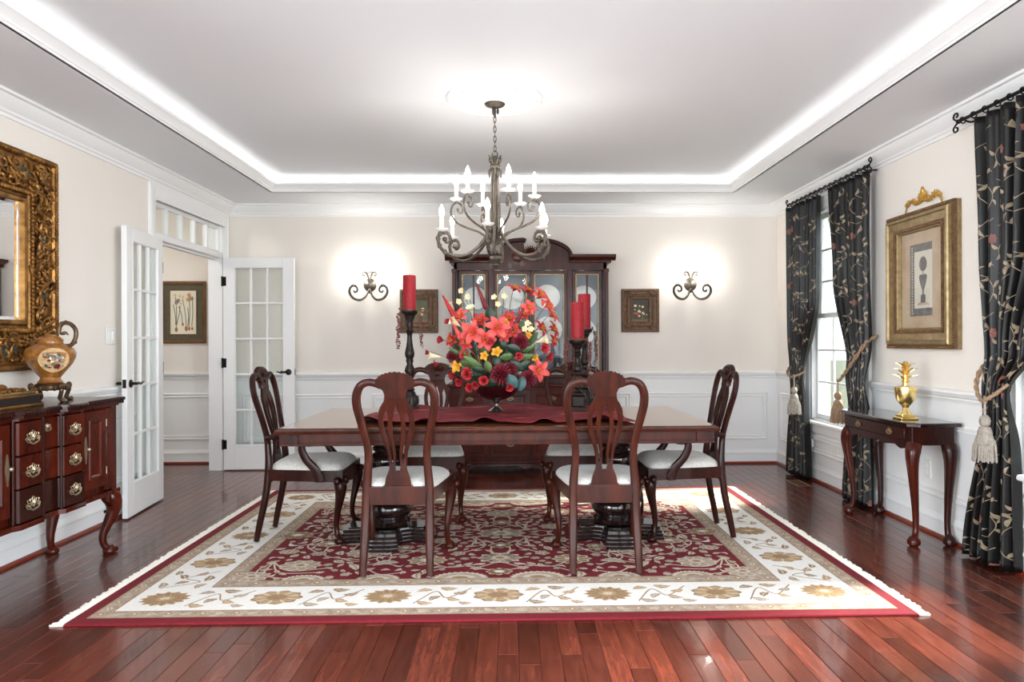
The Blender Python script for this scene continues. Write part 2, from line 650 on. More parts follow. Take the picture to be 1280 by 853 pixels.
# floor of the room the camera stands in
struct(MB().box(-3.2, 3.2, -2.5, 2.0, -0.013, -0.0005).build('floor_front', FLOORW, smooth=False))

# ---- walls
def wall_mesh(name, boxes):
    b = MB()
    for q in boxes:
        b.box(*q)
    return struct(b.build(name, WALLC, smooth=False))

wall_back = wall_mesh('wall_back', [(XL, XR + .15, YB, YB + .12, 0, ZC + .17)])
wall_left = wall_mesh('wall_left', [(XL - .13, XL, YF, DY0, 0, ZC + .17), (XL - .13, XL, DY1, HALLY, 0, ZC + .17),
                                    (XL - .13, XL, DY0, DY1, 2.36, ZC + .17)])
wall_right = wall_mesh('wall_right', [(XR, XR + .15, YF, W2[0], 0, ZC + .17), (XR, XR + .15, W2[1], W1[0], 0, ZC + .17),
                                      (XR, XR + .15, W1[1], YB, 0, ZC + .17)] +
                       [(XR, XR + .15, w[0], w[1], 0, WZ[0]) for w in (W1, W2)] +
                       [(XR, XR + .15, w[0], w[1], WZ[1], ZC + .17) for w in (W1, W2)])
wall_front = wall_mesh('wall_front', [(XL - .13, -2.25, YF - .13, YF, 0, ZC + .17), (2.2, XR + .15, YF - .13, YF, 0, ZC + .17),
                                      (-2.25, 2.2, YF - .13, YF, 2.44, ZC + .17)])
# room behind the camera, with wide window openings added for fill light
wall_rear = wall_mesh('wall_rear', [(-3.3, -2.65, -2.6, -2.45, 0, ZC + .1), (2.65, 3.3, -2.6, -2.45, 0, ZC + .1), (-2.65, 2.65, -2.6, -2.45, 0, .4), (-2.65, 2.65, -2.6, -2.45, 2.43, ZC + .1)])
for nm, xa, xb in (('wall_rear_left', -3.3, -3.2), ('wall_rear_right', 3.2, 3.3)):
    wall_mesh(nm, [(xa, xb, -2.45, -1.9, 0, ZC + .1), (xa, xb, 1.0, YF - .13, 0, ZC + .1), (xa, xb, -1.9, 1.0, 0, .45), (xa, xb, -1.9, 1.0, 2.42, ZC + .1)])
struct(MB().box(-3.3, 3.3, -2.6, YF - .13, ZC, ZC + .1).build('ceiling_front', CEIL, smooth=False))
# hall beyond the french doors
wall_hall = wall_mesh('wall_hall_back', [(-4.7, XL - .13, HALLY, HALLY + .1, 0, ZC)])
wall_mesh('wall_hall_left', [(-4.8, -4.7, 3.9, HALLY + .1, 0, ZC)])
wall_mesh('wall_hall_front', [(-4.7, XL - .13, 3.8, 3.9, 0, ZC)])
struct(MB().box(-4.8, XL - .13, 3.8, HALLY + .1, ZC, ZC + .1).build('ceiling_hall', CEIL, smooth=False))

# ---- ceiling: soffit ring, cove and raised centre
T = (-2.145, 2.034, 2.27, 6.52)
cb = MB()
cb.box(XL - .13, T[0], YF - .13, YB + .1, ZC, ZC + .02)
cb.box(T[1], XR + .15, YF - .13, YB + .1, ZC, ZC + .02)
cb.box(T[0], T[1], YF - .13, T[2], ZC, ZC + .02)
cb.box(T[0], T[1], T[3], YB + .1, ZC, ZC + .02)
O = 0.16
cb.box(T[0] - O - .02, T[0] - O, T[2] - O, T[3] + O, ZC + .02, ZT)
cb.box(T[1] + O, T[1] + O + .02, T[2] - O, T[3] + O, ZC + .02, ZT)
cb.box(T[0] - O, T[1] + O, T[2] - O - .02, T[2] - O, ZC + .02, ZT)
cb.box(T[0] - O, T[1] + O, T[3] + O, T[3] + O + .02, ZC + .02, ZT)
cb.box(T[0] - O - .02, T[1] + O + .02, T[2] - O - .02, T[3] + O + .02, ZT, ZT + .04)
ceiling = struct(cb.build('ceiling', CEIL, smooth=False))
# tray moulding (hides the light strip)
struct(MB().ring(T, [(-.012, ZC - .0), (.006, ZC - .0), (.006, ZC + .012), (.012, ZC + .014), (.014, ZC + .022), (.02, ZC + .03), (.036, ZC + .052),
                     (.046, ZC + .058), (.046, ZC + .078), (.026, ZC + .078), (-.012, ZC + .03)]).build('trim_1', WHITE, ang=25))
# wall crown
struct(MB().ring((XL, XR, YF, YB), [(0, ZC - .115), (.012, ZC - .115), (.014, ZC - .098), (.026, ZC - .092), (.03, ZC - .08), (.05, ZC - .066),
                                    (.08, ZC - .03), (.084, ZC - .02), (.1, ZC - .016), (.1, ZC), (0, ZC)]).build('trim_2', WHITE, ang=25))
# light strip lying in the cove
strip = thing('cove_light_strip', 'warm light strip hidden in the cove around the raised ceiling', 'light strip')
led = MB()
q = (T[0] - .075, T[1] + .075, T[2] - .075, T[3] + .075)
for a in ((q[0] - .008, q[0] + .008, q[2], q[3]), (q[1] - .008, q[1] + .008, q[2], q[3]), (q[0], q[1], q[2] - .008, q[2] + .008), (q[0], q[1], q[3] - .008, q[3] + .008)):
    led.box(*a, ZC + .02, ZC + .034, .003)
led.build('glowing_tape', LED, strip, smooth=False)
clip = MB().box(-.012, .012, -.004, .004, 0, .006).build('clip', PLASTIC, strip, smooth=False)
clip.location = (q[0], 4.0, ZC + .034)
dup_mesh(clip, strip, (q[1], 4.0, ZC + .034))
# medallion
md = MB()
R0 = .295
md.lathe([(R0, 0), (R0, -.012), (R0 - .012, -.024), (R0 - .03, -.024), (R0 - .036, -.012), (R0 - .06, -.012), (R0 - .066, -.02), (R0 - .08, -.02),
          (R0 - .1, -.01), (.15, -.01), (.14, -.018), (.11, -.03), (.08, -.034)], 56, (-.093, 4.43, ZT))
for i in range(28):
    a = 2 * pi * i / 28
    md.ell((-.093 + .247 * cos(a), 4.43 + .247 * sin(a), ZT - .014), (.017, .017, .012), 6, 4)
for i in range(12):
    a = 2 * pi * i / 12
    M = Matrix.Translation((-.093, 4.43, ZT - .012)) @ Matrix.Rotation(a, 4, 'Z')
    md.M = M
    md.ell((.175, 0, 0), (.05, .026, .014), 8, 4)
    md.ell((.13, .02, -.004), (.03, .012, .014), 6, 4)
    md.M = None
struct(md.build('trim_3', WHITE))

# ---- chair rail, base, shoe, wainscot, panel mouldings
RAIL = [(0, .845), (.008, .845), (.012, .86), (.018, .864), (.018, .876), (.03, .885), (.036, .898), (.042, .905), (.042, .918), (.034, .925), (0, .925)]
BASE = [(0, 0), (.016, 0), (.016, .095), (.022, .10), (.022, .112), (.012, .128), (.008, .142), (0, .142)]
SHOEP = [(.016, 0), (.034, 0), (.034, .008), (.028, .018), (.016, .022)]
PAN = [(0, 0), (0, .012), (.008, .018), (.016, .018), (.02, .010), (.03, .010), (.036, .014), (.042, .014), (.046, 0)]
fB = lambda d, z, t: (t, YB - d, z)
fL = lambda d, z, t: (XL + d, t, z)
fR = lambda d, z, t: (XR - d, t, z)
fH = lambda d, z, t: (t, HALLY - d, z)
runs = {'back': (fB, [(XL, XR)], wall_back), 'left': (fL, [(YF, DY0 - .115), (DY1 + .115, YB)], wall_left),
        'right': (fR, [(YF, YB)], wall_right), 'hall': (fH, [(-4.7, XL - .13)], wall_hall)}
tn = 4
for side, (fn, segs, wl) in runs.items():
    rb, bb, sb, wb = MB(), MB(), MB(), MB()
    rsegs = [(YF, W2[0] - .1), (W2[1] + .1, W1[0] - .1), (W1[1] + .1, YB)] if side == 'right' else segs
    for a, b in rsegs:
        rb.strip(RAIL, fn, a, b)
        wb.strip([(0, .10), (.004, .10), (.004, .86), (0, .86)], fn, a, b)
    if side == 'right':
        for w in (W1, W2):
            wb.strip([(0, .10), (.004, .10), (.004, .48), (0, .48)], fn, w[0] - .1, w[1] + .1)
    for a, b in segs:
        bb.strip(BASE, fn, a, b)
        sb.strip(SHOEP, fn, a, b)
    struct(rb.build('trim_%d' % tn, WHITE, ang=25)); tn += 1
    bo = struct(bb.build('baseboard_' + side, WHITE, ang=25))
    sb.build('shoe_moulding', SHOE, bo, ang=25)
    wb.build('wainscot', WHITE, wl, smooth=False)

def panel(wl, fn, a0, a1, z0=.24, z1=.715):
    MB().frame((a0, a1, z0, z1), PAN, lambda a, b, h: fn(h + .003, b, a)).build('panel_moulding', WHITE, wl, ang=25)

for a0, a1 in ((-2.64, -1.49), (-1.37, -.6), (-.45, .85), (.97, 1.19), (1.31, 2.56)):
    panel(wall_back, fB, a0, a1)
for a0, a1 in ((1.85, 2.95), (3.08, 4.18), (4.31, 5.43)):
    panel(wall_left, fL, a0, a1)
panel(wall_right, fR, 6.52, 7.05)
panel(wall_right, fR, W1[0] + .02, W1[1] - .02, .24, .40)
panel(wall_right, fR, 3.98, 5.16)
panel(wall_right, fR, W2[0] + .02, W2[1] - .02, .24, .40)
panel(wall_hall, fH, -3.62, -3.02)
panel(wall_hall, fH, -4.5, -3.74)

# ---- french doors
def make_leaf(name, loc, rz, handle_side):
    w, h, th = .672, 2.025, .036
    st, tr, br, mu = .104, .092, .228, .02
    b = MB()
    b.box(0, st, -th / 2, th / 2, 0, h, .002)
    b.box(w - st, w, -th / 2, th / 2, 0, h, .002)
    b.box(st, w - st, -th / 2, th / 2, h - tr, h, .002)
    b.box(st, w - st, -th / 2, th / 2, 0, br, .002)
    gx0, gx1, gz0, gz1 = st, w - st, br, h - tr
    for i in (1, 2):
        xx = gx0 + (gx1 - gx0) * i / 3
        b.box(xx - mu / 2, xx + mu / 2, -.014, .014, gz0, gz1, .004)
    for j in range(1, 5):
        zz = gz0 + (gz1 - gz0) * j / 5
        b.box(gx0, gx1, -.013, .013, zz - mu / 2, zz + mu / 2, .004)
    for s in (-1, 1):
        b.frame((gx0 - .004, gx1 + .004, gz0 - .004, gz1 + .004), [(0, 0), (0, .012), (.006, .014), (.014, 0)],
                lambda a, c, hh, s=s: (a, s * (th / 2 - .010 + hh), c))
    leaf = struct(b.build(name, WHITE, ang=30))
    leaf.location = (loc[0], loc[1], .012)
    leaf.rotation_euler = (0, 0, rz)
    pw, ph = (gx1 - gx0) / 3, (gz1 - gz0) / 5
    first = None
    for i in range(3):
        for j in range(5):
            l = (gx0 + pw * (i + .5), 0, gz0 + ph * (j + .5))
            if first is None:
                first = MB().box(-pw / 2 + .009, pw / 2 - .009, -.002, .002, -ph / 2 + .009, ph / 2 - .009, .001).build('pane', GLASS, leaf, smooth=False)
                first.location = l
            else:
                dup_mesh(first, leaf, l)
    hb = MB()
    hx, hz = w - .055, .93
    for s in (-1, 1):
        hb.lathe([(.027, 0), (.027, .006), (.02, .01), (.011, .012), (.010, .045)], 16)
        hb.M = None
    hb = MB()
    for s in (-1, 1):
        hb.M = Matrix.Translation((hx, s * th / 2, hz)) @ Matrix.Rotation(-s * pi / 2, 4, 'X')
        hb.lathe([(.029, 0), (.029, .006), (.021, .011), (.011, .013), (.010, .048)], 16)
        hb.M = None
        y = s * (th / 2 + .046)
        hb.tube(spline([(hx + .012, y, hz), (hx - .02, y, hz + .003), (hx - .055, y, hz - .004), (hx - .085, y, hz + .002), (hx - .1, y, hz + .007)], 4),
                [.010, .010, .010, .010, .010, .009, .009, .008, .008, .008, .007, .007, .007, .006, .006, .006, .005], 8)
    hb.build('lever_handle', DARKBR, leaf)
    MB().box(w - .001, w + .002, -.012, .012, hz - .03, hz + .03).build('latch_plate', DARKBR, leaf, smooth=False)
    for zz in (.24, 1.02, 1.80):
        g = MB()
        g.lathe([(.008, -.048), (.008, .048)], 10, (-.008, -.022 if handle_side > 0 else .022, zz))
        g.box(-.004, .0, -.02, .02, zz - .044, zz + .044)
        g.box(-.001, .03, *( (-.0195, -.018) if handle_side > 0 else (.018, .0195)), zz - .044, zz + .044)
        g.build('hinge', BLACKM, leaf)
    return leaf

make_leaf('door_1', (-2.735, 5.69), radians(-83.8), 1)
make_leaf('door_2', (-2.745, 6.955), radians(0.6), 1)

# casing, jamb and header of the opening
cs = MB()
CASP = [(0, 0), (0, .022), (.012, .026), (.03, .026), (.036, .018), (.075, .016), (.088, .010), (.1, .010), (.1, 0)]
for y0, s in ((DY0, -1), (DY1, 1)):
    cs.strip([(y0 + s * (.105 - d), h) for d, h in CASP], lambda a, h, t: (XL + h, a, t), 0, 2.44)
    cs.strip([(y0 + s * (.105 - d), h) for d, h in CASP], lambda a, h, t: (XL - .13 - h, a, t), 0, 2.44)
cs.box(XL, XL + .016, DY0 - .101, DY1 + .101, 2.335, 2.47)
cs.box(XL, XL + .03, DY0 - .0, DY1 + .0, 2.335, 2.352, .004)
cs.box(XL - .13, XL, DY0 - .002, DY0 + .018, 0, 2.36)
cs.box(XL - .13, XL, DY1 - .018, DY1 + .002, 0, 2.36)
cs.box(XL - .13, XL, DY0, DY1, 2.345, 2.362)
cs.box(XL - .13, XL + .006, DY0, DY1, 2.035, 2.085, .004)
cs.box(XL - .09, XL - .05, DY0 + .016, DY1 - .016, 2.02, 2.036)
struct(cs.build('trim_%d' % tn, WHITE, ang=25)); tn += 1
tr = MB()
n5 = 5
ty0, ty1 = DY0 + .018, DY1 - .018
tr.box(XL - .07, XL - .03, ty0, ty1, 2.085, 2.105, .002)
tr.box(XL - .07, XL - .03, ty0, ty1, 2.312, 2.345, .002)
pwid = (ty1 - ty0) / n5
for i in range(n5 + 1):
    yy = ty0 + pwid * i
    tr.box(XL - .07, XL - .03, max(ty0, yy - .014), min(ty1, yy + .014), 2.105, 2.312, .002)
window_3 = struct(tr.build('window_3', WHITE, ang=30))
p0 = None
for i in range(n5):
    l = (XL - .05, ty0 + pwid * (i + .5), 2.208)
    if p0 is None:
        p0 = MB().box(-.002, .002, -pwid / 2 + .012, pwid / 2 - .012, -.106, .106).build('pane', GLASS, window_3, smooth=False)
        p0.location = l
    else:
        dup_mesh(p0, window_3, l)

# ---- windows in the right wall
def make_window(name, w):
    y0, y1 = w
    b = MB()
    # jamb liner, casing, stool, apron
    b.box(XR, XR + .15, y0 - .002, y0 + .03, WZ[0], WZ[1])
    b.box(XR, XR + .15, y1 - .03, y1 + .002, WZ[0], WZ[1])
    b.box(XR, XR + .15, y0, y1, WZ[1] - .03, WZ[1] + .002)
    b.box(XR - .002, XR + .16, y0, y1, WZ[0] - .002, WZ[0] + .02)
    for ya, s in ((y0, -1), (y1, 1)):
        b.strip([(ya + s * (.09 - d * .88), h) for d, h in CASP], lambda a, h, t: (XR - h, a, t), WZ[0] - .02, WZ[1] + .09)
    b.box(XR - .016, XR, y0 - .09, y1 + .09, WZ[1], WZ[1] + .1, .004)
    b.box(XR - .026, XR, y0 - .1, y1 + .1, WZ[1] + .085, WZ[1] + .105, .004)
    b.box(XR - .06, XR + .03, y0 - .12, y1 + .12, WZ[0] - .025, WZ[0] + .004, .008)
    b.box(XR - .022, XR, y0 - .09, y1 + .09, WZ[0] - .10, WZ[0] - .025, .006)
    win = struct(b.build(name, WHITE, ang=30))
    zm = (WZ[0] + WZ[1]) / 2
    pane = None
    for k, (za, zb, xx) in enumerate(((WZ[0] + .02, zm + .02, XR + .05), (zm - .02, WZ[1] - .03, XR + .085))):
        s = MB()
        ya, yb = y0 + .03, y1 - .03
        fr = .045
        s.box(xx - .017, xx + .017, ya, ya + fr, za, zb, .003)
        s.box(xx - .017, xx + .017, yb - fr, yb, za, zb, .003)
        s.box(xx - .017, xx + .017, ya + fr, yb - fr, za, za + fr, .003)
        s.box(xx - .017, xx + .017, ya + fr, yb - fr, zb - .04, zb, .003)
        gy0, gy1, gz0, gz1 = ya + fr, yb - fr, za + fr, zb - .04
        for i in (1, 2):
            yy = gy0 + (gy1 - gy0) * i / 3
            s.box(xx - .010, xx + .010, yy - .009, yy + .009, gz0, gz1, .003)
            zz = gz0 + (gz1 - gz0) * i / 3
            s.box(xx - .009, xx + .009, gy0, gy1, zz - .009, zz + .009, .003)
        sash = s.build('sash', WHITE, win, ang=30)
        pw, ph = (gy1 - gy0) / 3, (gz1 - gz0) / 3
        for i in range(3):
            for j in range(3):
                l = (xx, gy0 + pw * (i + .5), gz0 + ph * (j + .5))
                if pane is None:
                    pane = MB().box(-.002, .002, -pw / 2 + .007, pw / 2 - .007, -ph / 2 + .007, ph / 2 - .007).build('pane', GLASS, sash, smooth=False)
                    pane.location = l
                else:
                    dup_mesh(pane, sash, l)
        if k == 0:
            lk = MB().box(xx - .03, xx - .012, (ya + yb) / 2 - .03, (ya + yb) / 2 + .03, zb, zb + .012, .003)
            lk.build('sash_lock', BRASS, sash)
    return win

make_window('window_1', W1)
make_window('window_2', W2)
# unseen windows added for fill light, either side of the room behind the camera
for k, xx in enumerate((-3.25, 3.25)):
    rw = MB()
    for yy in (-1.87, -.93, .03, .97):
        rw.box(xx - .04, xx + .04, yy - .03, yy + .03, .45, 2.42)
    for zz in (.47, 1.43, 2.40):
        rw.box(xx - .038, xx + .038, -1.9, 1.0, zz - .025, zz + .025)
    struct(rw.build('window_%d' % (4 + k), WHITE, smooth=False))

rw = MB()  # unseen rear window frame, added in front of the rear fill lamp
for xx in (-2.62, -1.31, 0, 1.31, 2.62):
    rw.box(xx - .03, xx + .03, -2.57, -2.48, .4, 2.43)
for zz in (.42, 1.42, 2.41):
    rw.box(-2.65, 2.65, -2.565, -2.485, zz - .025, zz + .025)
struct(rw.build('window_6', WHITE, smooth=False))

# ---- switch plate, outlets, door stop, catch, floor register
def plate(name, label, fn, a, z, w, h, kind):
    t = thing(name, label, 'switch plate' if kind == 'switch' else 'outlet')
    MB().prism([(a - w / 2, z - h / 2), (a + w / 2, z - h / 2), (a + w / 2, z + h / 2), (a - w / 2, z + h / 2)], .004, .010,
               lambda p, q, d: fn(d, q, p), .003).build('cover_plate', PLASTIC, t, ang=20)
    if kind == 'switch':
        for da in (-.023, .023):
            MB().box(-.012, .012, -.012, .012, -.03, .03, .002)
            MB().prism([(a + da - .015, z - .03), (a + da + .015, z - .03), (a + da + .015, z + .03), (a + da - .015, z + .03)], .009, .013,
                       lambda p, q, d: fn(d, q, p), .003).build('rocker', WHITE, t, ang=20)
    else:
        for dz in (-.02, .02):
            MB().prism([(a + .016 * cos(k * pi / 6), z + dz + .014 * sin(k * pi / 6)) for k in range(12)], .009, .0115,
                       lambda p, q, d: fn(d, q, p)).build('socket_face', WHITE, t)
    return t

plate('light_switch', 'ivory double light switch plate on the wall behind the open french door', fL, 5.03, 1.275, .115, .115, 'switch')
plate('wall_outlet', 'white wall outlet under the window between the two black curtains', fR, 5.88, .31, .07, .115, 'outlet')
plate('wall_outlet', 'white wall outlet behind the legs of the narrow side table', fR, 4.55, .40, .07, .115, 'outlet')
ds = thing('door_stop', 'small black door stop on the baseboard behind the sideboard leg', 'door stop')
MB(Matrix.Translation((XL + .016, 4.93, .085)) @ Matrix.Rotation(pi / 2, 4, 'Y')).lathe([(.012, 0), (.012, .004), (.006, .006), (.005, .045)], 12).build('post', BLACKM, ds)
MB(Matrix.Translation((XL + .061, 4.93, .085)) @ Matrix.Rotation(pi / 2, 4, 'Y')).lathe([(.010, 0), (.012, .004), (.012, .012), (.008, .016)], 12).build('rubber_tip', BLACKM, ds)
rg = thing('floor_register', 'brown metal floor register by the foot of the curtain in the back corner', 'floor vent', (2.46, 6.12, .0))
MB().frame((-.06, .06, -.14, .14), [(0, 0), (0, .004), (.012, .006), (.016, .002), (.016, 0)], lambda a, b, h: (a, b, h)).build('rim', VENT, rg)
for i in range(11):
    MB().box(-.045, .045, -.124 + i * .0245, -.124 + i * .0245 + .006, .0005, .003).build('slat', VENT, rg, smooth=False)

# ---- outside: lawn, paving, neighbouring white-sided house, tree
struct(MB().box(2.9, 60, -30, 60, -.5, -.4).build('ground', GRASS, smooth=False))
struct(MB().box(2.95, 12, 8.0, 9.2, -.4, -.385).build('path', PAVE, smooth=False))
hs = thing('house', 'white-sided house wing seen through the window', 'house', (3.95, 10.6, -.4))
MB().box(-1.4, .72, 0, 4, 0, 3.4).build('wall', SIDING, hs, smooth=False)
for i in range(20):
    MB().prism([(0, 0), (.022, 0), (.006, .17), (0, .17)], -1.4, .735, lambda a, b, d, i=i: (d, -a, .05 + i * .165 + b)).build('clapboard', SIDING, hs, smooth=False)
for i in range(20):
    MB().prism([(0, 0), (.022, 0), (.006, .17), (0, .17)], 0, 4, lambda a, b, d, i=i: (.72 + a, d, .05 + i * .165 + b)).build('clapboard', SIDING, hs, smooth=False)
MB().box(.66, .78, -.05, .08, 0, 3.4, .01).build('corner_board', WHITE, hs, smooth=False)
MB().prism([(-1.7, 3.4), (1.0, 3.4), (-.35, 4.6)], -.3, 4.3, lambda a, b, d: (a, d, b)).build('roof', ROOF, hs, smooth=False)
tre = thing('tree', 'leafy tree on the lawn beyond the window', 'tree', (9.5, 16.5, -.4))
MB().tube([(0, 0, 0), (.05, .02, 1.2), (-.05, .05, 2.4)], [.22, .17, .12], 10).build('trunk', BARK, tre)
fol = MB()
for i in range(60):
    a, e = rng.random() * 2 * pi, rng.uniform(-.5, 1)
    r = rng.uniform(.5, 1.5)
    fol.ell((r * cos(a), r * sin(a), 3.3 + e * 1.3), (rng.uniform(.3, .6), rng.uniform(.3, .6), rng.uniform(.25, .45)), 7, 5)
fol.build('crown', FOLIAGE, tre, smooth=False)

# ================================================================ RUG
rr = random.Random(11)
rug = thing('area_rug', 'large oriental rug with red floral field and ivory border under the dining table', 'rug', (-.065, 4.5525, 0))
HX, HY = 1.87, 1.4075
MB().box(-HX, HX, -HY, HY, 0, .0112, .003).build('red_edge', RUGRED, rug, smooth=False)

def band(name, m, i0, i1, z):
    MB().frame((-HX, HX, -HY, HY), [(i0, .006), (i0, z), (i1, z), (i1, .006)], lambda a, b, h: (a, b, h)).build(name, m, rug, smooth=False)

band('outer_guard_band', RUGTAN, .065, .142, .0118)
band('ivory_border', RUGIVORY, .142, .452, .0118)
band('inner_guard_band', RUGTAN, .452, .547, .0118)
MB().box(-HX + .547, HX - .547, -HY + .547, HY - .547, .006, .0118).build('red_field', RUGRED, rug, smooth=False)


class Motif:
    """flat woven figures, laid in thin layers; one mesh, several yarn colours"""
    def __init__(self, z0=.0121, flips=((1, 1),)):
        self.mb = MB()
        self.z0, self.flips = z0, flips

    def poly(self, pts, layer, col):
        done = set()
        for sx, sy in self.flips:
            key = tuple(sorted((round(sx * a, 4), round(sy * b, 4)) for a, b in pts))
            if key in done:
                continue
            done.add(key)
            q = [(sx * a, sy * b, self.z0 + layer * .0003) for a, b in pts]
            if sx * sy < 0:
                q = q[::-1]
            self.mb.cur = col
            self.mb.poly(q)

    def rosette(self, c, rx, ry, n, rot=0.0, cols=(0, 1, 2, 4), sharp=.16):
        np_ = max(6, n)
        for i in range(np_):
            t = 2 * pi * (i + .5) / np_
            q = []
            for a, b in ((.40, -.5), (.62, -1), (.80, -.6), (.86, 0), (.80, .6), (.62, 1), (.40, .5)):
                w = b * 2.2 / np_ * a
                ca, cb = rx * a * cos(t + w * .62), ry * a * sin(t + w * .62)
                q.append((c[0] + ca * cos(rot) - cb * sin(rot), c[1] + ca * sin(rot) + cb * cos(rot)))
            self.poly(q, 5, cols[2])
        for k, (s, col) in enumerate(zip((1, .88, .42, .20), (cols[0], cols[1], cols[0], cols[3]))):
            pts = []
            m = n * 4
            for i in range(m):
                t = 2 * pi * i / m
                r = s * (1 - sharp * (0.5 - 0.5 * cos(n * t)) * (1 if k < 3 else .5))
                a, b = rx * r * cos(t), ry * r * sin(t)
                pts.append((c[0] + a * cos(rot) - b * sin(rot), c[1] + a * sin(rot) + b * cos(rot)))
            self.poly(pts, (3, 4, 6, 7)[k], col)

    def leaf(self, c, L, W, ang, bend=.25, cols=(0, 1), serr=0):
        up, dn = [], []
        n = 7
        for i in range(n + 1):
            t = i / n
            w = W / 2 * sin(pi * min(1, t ** .8)) * (1 + (.28 if serr and i % 2 else 0))
            a = L * (t - .5)
            o = bend * L * (t - .5) ** 2 * 2
            up.append((a, o + w))
            dn.append((a, o - w))
        pts = up + dn[-2:0:-1]
        ca, sa = cos(ang), sin(ang)
        tr_ = lambda P: [(c[0] + a * ca - b * sa, c[1] + a * sa + b * ca) for a, b in P]
        self.poly(tr_(pts), 2, cols[0])
        vein = [(L * (i / 4 - .5) * .7, bend * L * ((i / 4 - .5) * .7) ** 2 * 2) for i in range(5)]
        self.poly(tr_([(a, b + W * .1) for a, b in vein] + [(a, b - W * .1) for a, b in vein[::-1]]), 3, cols[1])

    def vine(self, pts, w, col, layer=1):
        P = [Vector((p[0], p[1], 0)) for p in spline([(a, b, 0) for a, b in pts], 6)]
        for i in range(len(P) - 1):
            d = (P[i + 1] - P[i])
            if d.length < 1e-6:
                continue
            d.normalize()
            n = Vector((-d.y, d.x, 0)) * w / 2
            self.poly([tuple((P[i] + n)[:2]), tuple((P[i] - n)[:2]), tuple((P[i + 1] - n)[:2]), tuple((P[i + 1] + n)[:2])], layer, col)


RC = [RUGBEIGE, RUGBROWN, RUGOCHRE, RUGSAGE, RUGIVORY, RUGTAN]
# field (one quarter, mirrored)
F = Motif(flips=((1, 1), (-1, 1), (1, -1), (-1, -1)))
fx, fy = HX - .547, HY - .547
ros = [(0, 0, .15), (0, .27, .075), (0, .52, .125), (0, .76, .07), (.33, .16, .085), (.40, .55, .11), (.62, .83, .10), (.70, .0, .12), (.78, .40, .105),
       (1.02, .20, .085), (1.08, .62, .115), (1.26, .0, .10), (1.22, .36, .06), (.20, .86, .13), (1.0, .86, .10), (.56, .30, .055), (1.32, .80, .10)]
for i, (a, b, r) in enumerate(ros):
    if a + r > fx: a = fx - r * .45
    F_cols = (0, 1, 0, 4) if i % 2 else (0, 5, 0, 1)
    # half figures at the edge of the field
    if b > .8:
        n = 14
        for k, (s, col) in enumerate(((1, 0), (.8, 5), (.55, 0), (.3, 1))):
            pts = []
            for q in range(n * 2 + 1):
                t = pi + pi * q / (n * 2)
                rad = r * s * (1 - .12 * (q % 2))
                pts.append((a + rad * 1.15 * cos(t), fy + rad * .8 * sin(t)))
            F.poly(pts, 3 + k, col)
    else:
        F.rosette((a, b), r * 1.05, r * .85, 10 if r > .09 else 8, 0, F_cols, .2)
placed = [(a, b, r) for a, b, r in ros]
tries = 0
while tries < 9000:
    tries += 1
    L = rr.choice((.15, .12, .10, .085, .07, .055))
    a, b = rr.uniform(.0, fx - .03), rr.uniform(0, fy - .02)
    rad = L * .44
    if any((a - p) ** 2 + (b - q) ** 2 < (rad + s * .98) ** 2 for p, q, s in placed):
        continue
    if a < rad * .6 or b < rad * .6 or a > fx - rad or b > fy - rad * .9:
        continue
    placed.append((a, b, rad))
    ang = rr.uniform(0, 2 * pi)
    k = rr.random()
    if k < .62:
        F.leaf((a, b), L, L * rr.uniform(.38, .55), ang, rr.uniform(-.5, .5), (0, rr.choice((1, 5, 3))), rr.random() < .6)
    elif k < .85:
        F.rosette((a, b), L * .42, L * .36, rr.choice((5, 6, 7)), ang, (0, rr.choice((5, 3)), 0, 1), .3)
    else:
        F.leaf((a, b), L, L * .3, ang, .8, (4, 5))
for i in range(26):
    p = rr.choice(placed[:60])
    q = min(placed[:90], key=lambda t: abs(sqrt((t[0] - p[0]) ** 2 + (t[1] - p[1]) ** 2) - rr.uniform(.2, .45)))
    mx, my = (p[0] + q[0]) / 2 + (q[1] - p[1]) * .3, (p[1] + q[1]) / 2 - (q[0] - p[0]) * .3
    F.vine([(p[0], p[1]), (mx, my), (q[0], q[1])], .010, 0)
F.mb.build('field_flowers', RC, rug, smooth=False, fix=False)['kind'] = 'stuff'
# ivory border
B = Motif()
def border_run(fn, n, sp, corners=True):
    for i in range(n):
        c = (i - (n - 1) / 2) * sp
        corner = i in (0, n - 1)
        if corner and not corners:
            pass
        elif i % 2 == 0:
            B.rosette(fn(c, 0), .118, .098, 14, 0, (2, 1, 2, 0), .24)
        else:
            B.rosette(fn(c, 0), .125, .095, 9, 0, (1, 2, 0, 1), .16)
        if i < n - 1:
            m = c + sp / 2
            B.vine([fn(m - .13, .10), fn(m - .04, -.06), fn(m + .02, .03), fn(m + .13, -.10)], .007, 1)
            for da, db, an, L in ((-.08, .10, .3, .085), (-.045, .03, 2.2, .075), (.05, .055, .6, .08), (.085, -.03, -.5, .075), (.02, -.09, .1, .09), (-.10, -.08, 2.8, .08), (.11, .105, .2, .07)):
                p0 = fn(m + da, db)
                p1 = fn(m + da + cos(an), db + sin(an))
                B.leaf(p0, L, L * .46, math.atan2(p1[1] - p0[1], p1[0] - p0[0]), .35, (rr.choice((2, 5, 1)), 0), True)
ox, oy = HX - .297, HY - .297
border_run(lambda a, b: (a, -oy - b), 7, 2 * ox / 6)
border_run(lambda a, b: (a, oy + b), 7, 2 * ox / 6)
def side_skip(fn):
    border_run(fn, 5, 2 * oy / 4, False)
side_skip(lambda a, b: (-ox - b, a))
side_skip(lambda a, b: (ox + b, a))
